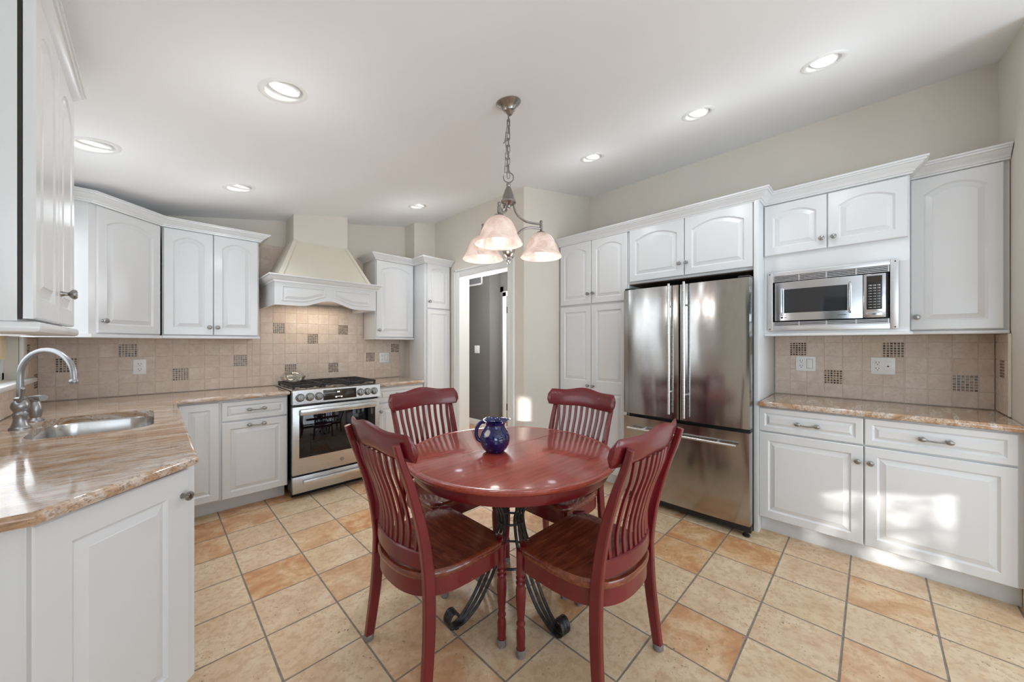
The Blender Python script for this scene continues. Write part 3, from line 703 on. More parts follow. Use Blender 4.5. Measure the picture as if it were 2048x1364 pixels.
tiles(m, Fr, .456 - .553, .456 + .517, .9165, 1.37, 0, .1014, .914, .1016, {(0, 3), (2, 1), (5, 3), (8, 1)}); m.build('back_tiles', TM, t, smooth=0)
m = MB(); Fe = lambda u, v, d: (u, YE + .008 + d, v)
tiles(m, Fe, 3.262, XW - .012, .9165, 1.366, 3.262 - .022, .1014, .914, .1016, {(1, 2)}); m.box(3.252, 3.262, YE + .0005, YE + .012, .9165, 1.366, .003); m.build('end_tiles', TM, t, smooth=0)

# ------------------------------------------------------------------ outlets and switches
def plate(label, cat, loc, rotz, w, h, gangs, name='wall_outlet'):
    t = thing(name, label, cat, loc, rotz); MB().box(-w / 2, w / 2, -.006, 0, -h / 2, h / 2, .003).build('cover_plate', 'plate', t)
    for gx, typ in gangs:
        if typ == 'outlet':
            for dz in (-.02, .02):
                q = MB(); q.box(gx - .016, gx + .016, -.008, -.0055, dz - .0165, dz + .0165, .002); s = q.build('socket', 'plate', t)
                q = MB(); q.box(gx - .0085, gx - .0055, -.0083, -.007, dz - .001, dz + .009); q.box(gx + .0055, gx + .0085, -.0083, -.007, dz - .001, dz + .009); q.lathe([(.003, .007), (.003, .0083)], 10, (gx, 0, dz - .009), 'y'); q.build('slots', 'slot', s)
        elif typ == 'rocker':
            q = MB(); q.box(gx - .017, gx + .017, -.0085, -.0055, -.034, .034, .002); q.build('rocker_switch', 'plate', t)
            q = MB(); q.box(gx - .0185, gx + .0185, -.0064, -.0058, -.0355, .0355); q.build('switch_shadow_gap', 'slot', t)
        else:
            q = MB(); q.box(gx - .017, gx + .017, -.0075, -.0055, -.034, .034, .002); q.build('jack_insert', 'plate', t)
            q = MB(); q.add([(gx - .006, -.0078, -.006), (gx + .006, -.0078, -.006), (gx, -.0078, .006)], [(0, 1, 2)]); q.box(gx - .006, gx + .006, -.0079, -.0076, -.006, -.001); q.build('jack_hole', 'slot', t)
    return t
plate('white double electrical outlet on the backsplash over the sink corner', 'outlet', (-.067, YB - .0118, 1.132), 0, .072, .115, [(0, 'outlet')])
plate('white outlet and switch plate on the backsplash right of the range', 'outlet', (1.902, YB - .0118, 1.150), 0, .115, .112, [(-.024, 'outlet'), (.024, 'rocker')])
plate('white outlet and rocker switch plate below the microwave', 'outlet', (XW - .0118, .359, 1.158), R90, .118, .112, [(-.026, 'outlet'), (.024, 'rocker')])
plate('white outlet and phone jack plate on the right backsplash', 'outlet', (XW - .0118, -.053, 1.158), R90, .118, .115, [(-.026, 'outlet'), (.024, 'jack')])
plate('white switch plate on the dark hallway wall', 'light switch', (HX - .001, 4.43, 1.22), R90, .12, .12, [(-.04, 'rocker'), (0, 'rocker'), (.04, 'rocker')], 'light_switch')
t = thing('air_return_grille', 'white framed air return grille high on the dark hallway wall', 'vent', (HX - .001, 4.50, 2.36), R90)
m = MB(); 
for a in ((-.2, .2, .10, .125), (-.2, .2, -.125, -.10), (-.2, -.175, -.125, .125), (.175, .2, -.125, .125)): m.box(a[0], a[1], -.012, 0, a[2], a[3], .003)
m.build('grille_frame', 'plate', t); m = MB(); m.box(-.18, .18, -.004, -.001, -.11, .11)
for k in range(11): m.box(-.176, .176, -.009, -.004, -.095 + k * .019, -.089 + k * .019)
m.build('louvres', 'grilled', t)
MB().box(HX - .012, HX, 4.66, 4.70, 1.42, 1.55, .004).build('wall_control', 'black'); tag(bpy.data.objects['wall_control'], 'small black wall control on the dark hallway wall', 'wall control')

# ------------------------------------------------------------------ range hood
t = thing('range_hood', 'white and cream wooden range hood with arched valance above the stove', 'range hood', (1.132, 3.45, 0))
hw = .425; yb = YB - 3.45 - .014
m = MB(); n = 24; z1 = 1.835
def arch(x):
    u = abs(x) / .235
    return 1.632 + (.058 * .5 * (1 + cos(pi * min(1, u))) if u < 1 else 0)
xs = [-hw + 2 * hw * i / n for i in range(n + 1)]
def strip_front(mb, y, tt):
    top = [(x, y, z1) for x in xs]; bot = [(x, y, arch(x)) for x in xs]; tb = [(x, y + tt, z1) for x in xs]; bb = [(x, y + tt, arch(x)) for x in xs]
    v = top + bot + tb + bb; k = n + 1; fs = []
    for i in range(n): fs += [(i, i + 1, k + i + 1, k + i), (2 * k + i, 3 * k + i, 3 * k + i + 1, 2 * k + i + 1), (k + i, k + i + 1, 3 * k + i + 1, 3 * k + i), (i, 2 * k + i, 2 * k + i + 1, i + 1)]
    fs += [(0, k, 3 * k, 2 * k), (n, 2 * k + n, 3 * k + n, k + n)]; mb.add(v, fs)
strip_front(m, 0, .022)
m.box(-hw, -hw + .02, .022, yb, 1.632, z1); m.box(hw - .02, hw, .022, yb, 1.632, z1); m.build('valance', 'cab', t)
# two raised panels following the arch
for sx, nm in ((-1, 'valance_panel'), (1, 'valance_panel')):
    m = MB(); xa, xb = (.045, .368)
    def loop(d, y):
        a, b = xa + d, xb - d; q = [((sx * (a + (b - a) * i / 10)), y, arch(a + (b - a) * i / 10) + .045 + d) for i in range(11)]
        return q + [(sx * b, y, z1 - .045 - d), (sx * a, y, z1 - .045 - d)]
    m.loft([loop(-.010, .001), loop(-.007, -.006), loop(.002, -.006), loop(.007, .0), loop(.010, -.001), loop(.028, -.0065), loop(.030, -.0075)], (False, True)); m.build(nm, 'cab', t, smooth=6)
m = MB(); m.sweep([(-hw, yb), (-hw, 0), (hw, 0), (hw, yb)], [(0, 0), (.008, 0), (.010, .014), (.018, .018), (.030, .034), (.036, .046), (.046, .048), (.046, .060), (0, .060)], 1, 0, 1.822); m.box(-hw, hw, .0, yb, 1.865, 1.882)
m.build('hood_crown', 'cab', t)
m = MB(); zb_, zt_ = 1.882, 2.262; b_ = [(-.395, .03), (.395, .03), (.395, yb), (-.395, yb)]; t_ = [(-.215, .295), (.262, .295), (.262, yb), (-.215, yb)]
m.loft([[(x, y, zb_) for x, y in b_], [(x, y, zt_) for x, y in t_]], (True, True)); m.build('tapered_canopy', 'hood', t)
def lerp(a, b, k): return tuple(a[i] + (b[i] - a[i]) * k for i in range(3))
m = MB()
for (bx, tx, s) in ((-.395, -.215, 1), (.395, .262, -1)):
    p0, p1 = Vector((bx + s * .02, .024, zb_)), Vector((tx + s * .014, .289, zt_)); m = MB(); m.strip([p0, p1], (1, 0, 0), .030, .010); m.build('canopy_trim', 'hood', t)
m = MB(); m.T = Matrix.Translation((-1.132, -3.45, 0)); wallbox(m, .9165, 1.396, 3.742, YB - .002, zt_ - .02); m.build('chimney', 'wall', t, smooth=0)
m = MB(); m.box(-hw + .02, hw - .02, .05, yb, 1.70, 1.715); m.build('filter_panel', 'steel', t)
l = bpy.data.lights.new('hood_lamp_light', 'AREA'); l.shape = 'RECTANGLE'; l.size = .5; l.size_y = .1; l.energy = 1.7; l.color = (1, .85, .68)
o = bpy.data.objects.new('hood_lamp_light', l); COL.objects.link(o); o.location = (1.13, 3.80, 1.69)

# ------------------------------------------------------------------ gas range
t = thing('gas_range', 'stainless steel slide-in gas range under the white hood', 'range', (.824, 3.40, 0)); rw = .748
MB().box(.004, rw - .004, .045, YB - 3.40 - .02, .045, .905, .004).build('range_body', 'black', t)
m = MB(); m.box(0, rw, -.0, .045, .205, .780, .006); dr = m.build('oven_door', 'steel', t)
MB().box(.05, rw - .045, -.004, .002, .345, .745, .004).build('oven_window', 'glassblk', dr)
m = MB(); m.box(.045, rw - .055, -.062, -.042, .712, .762, .006); m.box(.055, .085, -.045, .0, .72, .755, .004); m.box(rw - .095, rw - .065, -.045, .0, .72, .755, .004); m.build('door_handle', 'steelh', dr)
m = MB(); m.lathe([(.017, 0), (.017, .003), (.014, .004), (0, .004)], 20, (.395, 0, .268), 'y', caps=(False, False)); m.build('round_badge', 'nickel', dr)
m = MB(); m.box(0, rw, 0, .045, .052, .192, .005); d2 = m.build('warming_drawer', 'steel', t)
m = MB(); m.box(.075, rw - .075, -.034, -.018, .120, .160, .005); m.box(.085, .11, -.02, .002, .128, .152); m.box(rw - .11, rw - .085, -.02, .002, .128, .152); m.build('drawer_handle', 'steelh', d2)
MB().box(.012, rw - .012, .09, .12, .0, .052).build('toe_plate', 'black', t)
# sloped control panel
m = MB(); m.prism([(0, 0)] * 0 or [(0, -.012), (0, -.012)] * 0 or [(0, 0), (1, 0), (1, 1), (0, 1)], 0, 0) if False else None
cp = MB(); pr = [(-.012, .800), (.045, .800), (.045, .925), (.030, .925), (-.004, .915)]
cp.loft([[(x, y, z) for y, z in pr] for x in (0, rw)], (True, True)); cpo = cp.build('control_panel', 'steelh', t)
slp = math.atan2(.008, .115)
T0 = Matrix.Translation((0, -.0085, .857)) @ Matrix.Rotation(-slp, 4, 'X')
m = MB(); m.T = T0; m.box(.235, .520, -.002, .004, -.042, .046, .001); dp = m.build('display_glass', 'display', cpo)
m = MB(); m.T = T0; m.box(.352, .360, -.0035, -.001, .018, .028); m.box(.364, .372, -.0035, -.001, .018, .028)
m.box(.335, .347, -.0035, -.001, -.026, -.016); m.box(.350, .378, -.0035, -.001, -.019, -.017); m.box(.382, .394, -.0035, -.001, -.026, -.016); m.build('display_digits', 'led', dp)
kn = None
for kx in (.055, .128, .200, .560, .625, .690):
    if kn is None:
        m = MB(); m.T = Matrix.Rotation(-slp, 4, 'X'); m.lathe([(.031, -.002), (.031, .003), (.026, .005), (.0245, .026), (.021, .030), (0, .030)], 28, axis='y', caps=(False, False)); m.box(-.005, .005, -.037, -.028, -.022, .022, .002)
        m.lathe([(.034, -.003), (.034, .0015), (.031, .002)], 28, axis='y', mi=1, caps=(False, False)); m.lathe([(.0262, .006), (.0262, .011), (.025, .0115)], 28, axis='y', mi=1, caps=(False, False))
        kn = m.build('burner_knob', ['nickel', 'cast'], cpo, (kx, -.010, .856))
    else:
        c = kn.copy(); COL.objects.link(c); c.parent = cpo; c.location = (kx, -.010, .856)
m = MB(); m.box(-.006, rw + .006, .030, .575, .9145, .924, .003); ct = m.build('cooktop', 'steelh', t)
for bx, by, br in ((.15, .16, .045), (.15, .42, .036), (.374, .29, .055), (.60, .16, .048), (.60, .42, .034)):
    m = MB(); m.lathe([(br * 1.25, .924), (br * 1.2, .932), (br, .934), (br, .944), (br * .8, .948), (0, .948)], 24, (bx, by, 0), caps=(False, False)); m.build('burner', 'cast', ct)
for gx0, gx1 in ((.014, .252), (.256, .492), (.496, .734)):
    m = MB(); y0, y1 = .055, .555; zt = .958
    for x in (gx0 + .008, gx1 - .008): m.box(x - .007, x + .007, y0, y1, zt - .022, zt, .003)
    for y in (y0 + .008, y1 - .008, (y0 + y1) / 2): m.box(gx0, gx1, y - .007, y + .007, zt - .018, zt, .003)
    cx = (gx0 + gx1) / 2
    for cy in ((y0 + y1) / 2 - .125, (y0 + y1) / 2 + .125):
        for k in range(6):
            a = k * pi / 3 + .52; m.box(cx + .03 * cos(a) - .004, cx + .03 * cos(a) + .004, cy + .03 * sin(a) - .004, cy + .03 * sin(a) + .004, zt - .012, zt); 
            m.strip([(cx + .03 * cos(a), cy + .03 * sin(a), zt - .006), (cx + .115 * cos(a) * (.95), cy + .118 * sin(a), zt - .006)], (0, 0, 1), .014, .009)
    for x in (gx0 + .01, gx1 - .01):
        for y in (y0 + .01, y1 - .01): m.box(x - .008, x + .008, y - .008, y + .008, .924, zt - .01)
    m.build('grate', 'cast', t)
# glass lidded dish on the left rear burner
t = thing('glass_dish', 'clear glass dish with a domed lid on the left rear burner', 'glass dish', (.925, 3.80, .9585))
def flute(a, i): return 1 + .03 * cos(14 * a)
m = MB(); m.lathe([(.0, .002), (.055, .001), (.07, .004), (.088, .02), (.100, .042), (.103, .047), (.100, .049), (.095, .044), (.083, .023), (.066, .008), (0, .006)], 56, caps=(False, False), wob=flute); m.build('dish', 'glass', t)
m = MB(); m.lathe([(.090, .050), (.090, .053), (.082, .072), (.060, .092), (.030, .102), (.012, .106), (.009, .114), (.016, .122), (.019, .131), (.014, .140), (.0, .143)], 40, caps=(False, False), wob=lambda a, i: 1 + .02 * cos(16 * a)); m.build('lid', 'glass', t)

# ------------------------------------------------------------------ refrigerator
t = rwall('refrigerator', 'large stainless steel french door refrigerator with bottom freezer drawer', 'refrigerator', 2.82, 1.486); fw = .91
MB().box(.012, fw - .012, .075, .700, .045, 1.765, .006).build('fridge_case', 'black', t)
def fdoor(name, x0, x1, z0, z1, mat='fridge'):
    m = MB(); bul = lambda x: -.010 * (1 - ((x - (x0 + x1) / 2) / ((x1 - x0) / 2)) ** 2)
    n = 16; rings = []
    X = [x0] + [x0 + .003] + [x0 + .003 + (x1 - x0 - .006) * i / n for i in range(1, n)] + [x1 - .003, x1]
    ring = []
    pts = [(x, (.012 if i in (0, len(X) - 1) else .002 if i in (1, len(X) - 2) else bul(x))) for i, x in enumerate(X)]
    loop = pts + [(x1, .068), (x0, .068)]
    m.loft([[(x, y, z) for x, y in loop] for z in (z0, z1)], (True, True)); return m.build(name, mat, t)
def bar(parent, p0, p1, off, st):
    a, b = Vector(p0), Vector(p1); d = (b - a).normalized(); m = MB(); up = Vector((0, -off, 0))
    m.tube([a + up, b + up], .0095, 12)
    for q in (a + d * st, b - d * st): m.tube([q + Vector((0, .004, 0)), q + up], .007, 8)
    return m.build('bar_handle', 'steelh', parent)
d1 = fdoor('left_door', .0, .4525, .735, 1.757); bar(d1, (.395, -.004, .775), (.395, -.004, 1.765), .045, .17)
d2 = fdoor('right_door', .4575, fw, .735, 1.757); bar(d2, (.505, -.004, .760), (.505, -.004, 1.768), .045, .17)
d3 = fdoor('freezer_drawer', .0, fw, .085, .708); bar(d3, (.06, -.006, .622), (fw - .07, -.006, .622), .045, .12)
m = MB(); m.box(.0, fw, .03, .075, .03, .083, .004); m.build('base_grille', 'black', t)
for x in (.05, fw - .03):
    m = MB(); m.lathe([(.022, 0), (.022, .012), (.014, .016), (.014, .034)], 14, (x, .045, 0)); m.build('foot', 'black', t)
for x0, x1 in ((.0, .07), (fw - .075, fw - .004)):
    m = MB(); m.box(x0, x1, .02, .12, 1.758, 1.775, .006); m.build('hinge_cover', 'black', t)
m = MB(); m.box(.451, .459, .02, .07, .735, 1.757); m.build('door_gasket', 'black', t)

# ------------------------------------------------------------------ microwave
t = rwall('microwave_oven', 'built-in stainless steel microwave with vented trim frame under small doors', 'microwave', 3.13, .531); mw = .643; zA, zB = 1.400, 1.816
m = MB(); fy0, fy1 = .006, .0205
m.box(0, .03, fy0, fy1, zA, zB, .002); m.box(mw - .035, mw, fy0, fy1, zA, zB, .002); m.box(.03, mw - .035, fy0, fy1, zB - .03, zB, .002); m.box(.03, mw - .035, fy0, fy1, zA, zA + .036, .002)
fr = m.build('trim_frame', 'mwframe', t)
for x, z in ((.012, zA + .012), (mw - .014, zA + .012), (.012, zB - .012), (mw - .014, zB - .012)):
    m = MB(); m.lathe([(.004, 0), (.003, .002), (0, .0022)], 10, (x, fy0, z), 'y', caps=(False, False)); m.build('screw', 'slot', fr)
for nm, z0, z1 in (('upper_vent', zB - .070, zB - .030), ('lower_vent', zA + .036, zA + .064)):
    m = MB(); m.box(.03, mw - .035, .028, .034, z0, z1); v = m.build(nm, 'slot', t); m = MB(); k = 4 if nm[0] == 'u' else 3
    for i in range(k): zz = z0 + (z1 - z0) * (i + .5) / k; m.box(.032, mw - .037, .012, .026, zz - .0022, zz + .0022)
    for i in range(5): xx = .034 + (mw - .075) * i / 4; m.box(xx - .003, xx + .003, .010, .027, z0, z1)
    m.build('vent_slats', 'mwframe', v)
m = MB(); m.box(.035, mw - .04, .036, .36, zA + .030, zB - .035); m.build('oven_case', 'black', t)
dz0, dz1 = zA + .072, zB - .076; dx1 = .490
m = MB(); n = 14
prof = [(.042 + (dx1 - .042) * i / n) for i in range(n + 1)]
loop = [(x, .008 - .016 * (1 - ((2 * i / n) - 1) ** 2)) for i, x in enumerate(prof)] + [(dx1, .025), (.042, .025)]
m.loft([[(x, y, z) for x, y in loop] for z in (dz0, dz1)], (True, True)); d = m.build('microwave_door', 'chrome', t)
wx0, wx1, wz0, wz1 = .095, .420, dz0 + .052, dz1 - .052
m = MB(); yy = lambda x: .008 - .016 * (1 - (2 * (x - .042) / (dx1 - .042) - 1) ** 2)
X = [wx0 + (wx1 - wx0) * i / 10 for i in range(11)]; m.loft([[(x, yy(x) - .0022, wz0), (x, yy(x) - .0022, wz1), (x, yy(x) + .004, wz1), (x, yy(x) + .004, wz0)] for x in X], (True, True)); m.build('door_window', 'mwglass', d)
for xa, s in ((wx0 - .013, 1), (wx1 + .013, 1)):
    m = MB(); m.tube(bez([(xa + (-.008 if xa < .2 else .010) * 0, yy(xa) + .002, wz0 - .012), (xa, yy(xa) - .012, wz0 + .0), (xa, yy(xa) - .014, (wz0 + wz1) / 2), (xa, yy(xa) - .012, wz1), (xa, yy(xa) + .002, wz1 + .012)], 5), .0075, 8); m.build('door_handle', 'chrome', d)
m = MB(); m.lathe([(.007, .0), (.0068, .0015), (0, .0016)], 16, (.082, yy(.082), dz0 + .022), 'y', caps=(False, False)); m.box(.098, .112, yy(.1) - .0015, yy(.1) + .001, dz0 + .0195, dz0 + .0225); m.box(.375, .415, yy(.39) - .0015, yy(.39) + .001, dz0 + .024, dz0 + .027); m.build('brand_mark', 'slot', d)
m = MB(); m.box(dx1 + .003, mw - .052, .002, .026, dz0, dz1, .003); pnl = m.build('control_panel', 'chrome', t)
px0, px1 = dx1 + .017, mw - .068
m = MB(); m.box(px0, px1, -.0005, .004, dz0 + .050, dz1 - .012, .001); kp = m.build('keypad', 'black', pnl)
m = MB(); m.box(px0 + .004, px1 - .004, -.0015, .001, dz1 - .048, dz1 - .018); m.build('display', 'display', kp)
m = MB(); hh = dz1 - .060 - (dz0 + .056)
for r in range(9):
    for c in range(3):
        z = dz1 - .062 - hh * (r + .5) / 9; x = px0 + .006 + (px1 - px0 - .012) * (c + .5) / 3; big = r < 2
        m.box(x - .0072, x + .0072, -.0014, .0005, z - (.0026 if not big else .0045), z + (.0026 if not big else .0045), .001)
m.build('buttons', 'nickel', kp)
m = MB(); m.box(px0, px1, -.0008, .003, dz0 + .010, dz0 + .038, .002); m.build('open_button', 'chrome', pnl)

# ------------------------------------------------------------------ faucet and side handle
t = thing('kitchen_faucet', 'brushed nickel gooseneck faucet behind the sink', 'faucet', (-.434, 2.804, .914), radians(-45))
m = MB(); m.lathe([(.034, 0), (.034, .006), (.030, .010), (.026, .020), (.022, .036), (.021, .050), (.024, .066), (.0255, .070), (.021, .076), (.020, .082), (.026, .094), (.0285, .106), (.027, .118), (.021, .128), (.017, .134), (.020, .138), (.020, .144), (.013, .150)], 28, caps=(True, True)); m.build('faucet_body', 'faucet', t)
m = MB(); pth = [(0, 0, .14), (0, 0, .19), (0, 0, .245)] + [(.125 - .125 * cos(a), 0, .245 + .122 * sin(a)) for a in [pi * k / 16 for k in range(1, 17)]] + [(.252, 0, .225)]
m.tube(pth, [.0115] * (len(pth) - 1) + [.0115], 14); m.lathe([(.0115, .232), (.016, .226), (.0165, .220), (.014, .212), (.0, .212)], 18, (.2505, 0, 0), caps=(False, False)); m.build('spout', 'faucet', t)
m = MB(); m.tube(bez([(.012, -.012, .130), (.035, -.02, .150), (.045, -.024, .175), (.055, -.03, .196)], 5), [.010, .009, .008, .007, .0065, .006, .006, .006, .006, .0065, .007, .0075, .008, .008, .007, .004], 10); m.build('lever_handle', 'faucet', t)
t = thing('side_sprayer', 'small brushed nickel sprayer handle beside the gooseneck faucet', 'sprayer', (-.423, 3.035, .914), radians(-45))
m = MB(); m.lathe([(.030, 0), (.030, .005), (.024, .010), (.018, .018), (.021, .028), (.025, .05), (.024, .075), (.018, .092), (.016, .10), (.019, .105), (.019, .116), (.0, .120)], 24, caps=(True, False)); m.build('sprayer_body', 'faucet', t)
m = MB(); m.tube([(-.03, 0, .118), (.0, 0, .119), (.04, -.01, .121), (.062, -.016, .122)], [.009, .013, .014, .0155], 14); m.build('spray_head', 'faucet', t)

# ------------------------------------------------------------------ chandelier
CX, CY = 1.316, 1.342; CZ = slope(CX)
t = thing('chandelier', 'brushed nickel chandelier with three alabaster glass bell shades over the table', 'chandelier', (CX, CY, 0))
m = MB(); m.T = Matrix.Translation((0, 0, CZ)) @ Matrix.Rotation(-TILT, 4, 'Y')
m.lathe([(.064, .002), (.064, -.004), (.058, -.010), (.046, -.018), (.034, -.030), (.030, -.040), (.020, -.046), (.014, -.058), (.006, -.064), (0, -.066)], 32, caps=(True, False)); m.build('canopy', 'nickelc', t)
# chain
ch = None; zc = CZ - .062; k = 0; zend = 2.205; pitch = .0335
nlk = int((zc - zend) / pitch)
def link(mb, T, L=.022, Wd=.0075, r=.0021):
    mb.T = T; P = [(Wd * cos(a), 0, (L - Wd) * (1 if sin(a) > 0 else -1) * (1 if abs(sin(a)) > 1e-6 else 0) + Wd * sin(a)) for a in [2 * pi * q / 16 + .01 for q in range(17)]]
    mb.tube(P, r, 6, caps=(False, False)); mb.T = None
m = MB()
for k in range(nlk + 1): link(m, Matrix.Translation((0, 0, zc - .012 - k * pitch)) @ Matrix.Rotation(k * pi / 2 + .5, 4, 'Z'))
for k in range(6): link(m, Matrix.Translation((-.020 + .004 * sin(k), -.006, zc - .125 - k * pitch)) @ Matrix.Rotation(k * pi / 2 + .2, 4, 'Z'))
m.tube(bez([(0, 0, zc), (-.004, .003, zc - .05), (-.020, -.004, zc - .10), (-.028, 0, zc - .155), (-.040, -.004, zc - .165)], 5), .0022, 6)
m.tube(bez([(0, 0, zc), (.006, -.003, zc - .1), (-.004, .003, zc - .2), (.003, 0, zend)], 6), .0018, 6); m.build('chain', 'nickelc', t)
m = MB(); m.tube([(.026 * cos(a) * .7071, -.026 * cos(a) * .7071, 2.178 + .026 * sin(a)) for a in [2 * pi * q / 24 for q in range(25)]], .003, 8, caps=(False, False)); m.build('loop_ring', 'nickelc', t)
m = MB(); m.lathe([(.004, 2.152), (.010, 2.150), (.013, 2.138), (.010, 2.130), (.020, 2.110), (.028, 2.085), (.033, 2.062), (.040, 2.055), (.040, 2.046), (.030, 2.038), (.012, 2.030), (.010, 2.020), (.0, 2.016)], 28, caps=(True, False)); m.build('hub', 'nickelc', t)
m = MB(); m.lathe([(.006, 1.86), (.010, 1.835), (.036, 1.826), (.038, 1.818), (.032, 1.810), (.034, 1.800), (.030, 1.782), (.018, 1.768), (.010, 1.762), (.009, 1.752), (.012, 1.744), (.009, 1.734), (.004, 1.726), (0, 1.722)], 28, caps=(True, False)); m.build('finial', 'nickelc', t)
sh0 = None
for a in (257, 22, 139):
    th = radians(a - 45); dx, dy = cos(th), sin(th); P = lambda r, z: (r * dx, r * dy, z)
    m = MB(); m.tube(bez([P(.028, 2.06), P(.034, 2.02), P(.055, 1.985), P(.10, 1.962), P(.15, 1.958), P(.187, 1.958)], 6), .0058, 8)
    m.tube(bez([P(.012, 1.832), P(.03, 1.86), P(.075, 1.912), P(.125, 1.932), P(.187, 1.934)], 6), .0058, 8)
    m.lathe([(.0, 1.978), (.007, 1.977), (.009, 1.970), (.006, 1.964), (.009, 1.955), (.009, 1.930), (.006, 1.926), (.010, 1.920), (.024, 1.914), (.029, 1.906), (.029, 1.896), (.026, 1.890)], 20, P(.19, 0)[:2] + (0,), caps=(False, True)); arm = m.build('arm', 'nickelc', t)
    for q in range(3):
        aa = q * 2.094 + th; c = P(.19, 0); m = MB(); m.lathe([(.0045, 0), (.0045, .006), (0, .008)], 8, (c[0] + .029 * cos(aa), c[1] + .029 * sin(aa), 1.900)); m.build('thumb_screw', 'nickelc', arm)
    m = MB(); pr = [(.030, 1.908), (.042, 1.902), (.058, 1.888), (.072, 1.866), (.082, 1.842), (.088, 1.822), (.096, 1.806), (.105, 1.794), (.111, 1.784), (.112, 1.779)]
    m.lathe(pr + [(r - .003, z + .001) for r, z in pr[::-1]], 44, P(.19, 0)[:2] + (0,), caps=(False, False)); shd = m.build('shade', 'shade', t)
    m = MB(); m.lathe([(.012, 1.885), (.013, 1.86), (.022, 1.838), (.0315, 1.815), (.033, 1.80), (.029, 1.783), (.017, 1.772), (0, 1.768)], 24, P(.19, 0)[:2] + (0,), caps=(True, False)); m.build('bulb', 'bulb', t)
    l = bpy.data.lights.new('chandelier_bulb_light', 'POINT'); l.energy = BULB_W; l.color = (1, .95, .90); l.shadow_soft_size = .04
    o = bpy.data.objects.new('chandelier_bulb_light', l); COL.objects.link(o); o.location = (CX + .19 * dx, CY + .19 * dy, 1.66)

# ------------------------------------------------------------------ table
TX, TY = 1.320, 1.328
t = thing('dining_table', 'round cherry dining table on a scrolled wrought iron base', 'table', (TX, TY, 0))
m = MB(); m.lathe([(.0, .732), (.50, .732), (.519, .734), (.527, .738), (.533, .745), (.534, .752), (.530, .758), (.522, .7605), (.512, .7600), (.508, .7585), (.505, .7585), (.502, .7605), (0, .7605)], 96, caps=(False, False))
top = m.build('tabletop', 'tabletop', t)
m = MB(); m.box(-.502, .502, .0495, .0508, .7600, .7607); m.build('leaf_seam', 'seatw', top)
m = MB(); m.lathe([(.495, .733), (.497, .70), (.49, .682), (.484, .680), (.474, .682), (.472, .733)], 80, caps=(False, False)); m.build('apron', 'red', t)
def leg_path(r0, spread):
    return None
first = None
for q in range(4):
    a0 = radians(-5 + 90 * q)
    if first is None:
        m = MB()
        for k, off in enumerate((-.036, 0, .036)):
            y = lambda s: off * s
            pts = [(.20, y(1.2), .692), (.185, y(1.2), .66), (.125, y(.95), .56), (.070, y(.75), .46), (.062, y(.7), .40), (.085, y(.75), .30), (.14, y(.85), .19), (.215, y(.75), .085), (.285, y(.55), .030), (.332, y(.5), .012 + .004 * k), (.368, y(.5), .026), (.378, y(.5), .055), (.361, y(.5), .084), (.334, y(.5), .082), (.328, y(.5), .062)]
            m.strip(bez(pts, 6), (0, 1, 0), .0165, .007)
        first = m.build('iron_leg', 'iron', t, (0, 0, 0), (0, 0, a0)); m = MB(); m.lathe([(.014, 0), (.014, .012), (.008, .016)], 12, (.329, 0, 0)); m.build('foot_pad', 'black', first)
    else:
        c = dup(first, t); c.rotation_euler = (0, 0, a0)
m = MB(); m.tube([(.125 * cos(b), .125 * sin(b), .215) for b in [2 * pi * i / 32 for i in range(33)]], .006, 8, caps=(False, False)); m.tube([(.066 * cos(b), .066 * sin(b), .40) for b in [2 * pi * i / 24 for i in range(25)]], .006, 8, caps=(False, False)); m.build('ring_brace', 'iron', t)
m = MB(); m.lathe([(.0, .705), (.24, .705), (.24, .732), (0, .732)], 40, caps=(False, False)); m.build('mounting_plate', 'seatw', t)

# ------------------------------------------------------------------ blue pitcher
t = thing('ceramic_pitcher', 'cobalt blue speckled ceramic pitcher on the dining table', 'pitcher', (1.238, 1.362, .7607), radians(-45))
m = MB(); seg = 40; rings = []
pr = [(.0, .0), (.040, 0), (.046, .003), (.060, .018), (.072, .040), (.077, .062), (.075, .082), (.066, .105), (.053, .122), (.046, .134), (.0455, .142), (.050, .152), (.058, .160)]
inn = [(.055, .160), (.047, .150), (.042, .140), (.043, .130), (.060, .10), (.066, .06), (.045, .012), (0, .008)]
def pring(r, z, i):
    q = []
    for j in range(seg):
        a = 2 * pi * j / seg; lip = max(0, (z - .13) / .03); sp = max(0, cos(a)) ** 6 * .022 * lip; dz = (.012 * max(0, cos(a)) ** 4 + .006 * sin(a) - .004 * cos(a)) * lip
        q.append((max(r, 1e-4) * cos(a) + sp, max(r, 1e-4) * sin(a), z + dz * .9))
    return q
m.loft([pring(r, z, 0) for r, z in pr + inn], (False, False)); m.build('pitcher_body', 'cobalt', t, smooth=60)
m = MB(); m.tube(bez([(-.048, 0, .150), (-.068, 0, .150), (-.088, 0, .128), (-.096, 0, .095), (-.088, 0, .066), (-.070, 0, .052)], 6), .0095, 12); m.build('handle', 'cobalt', t)

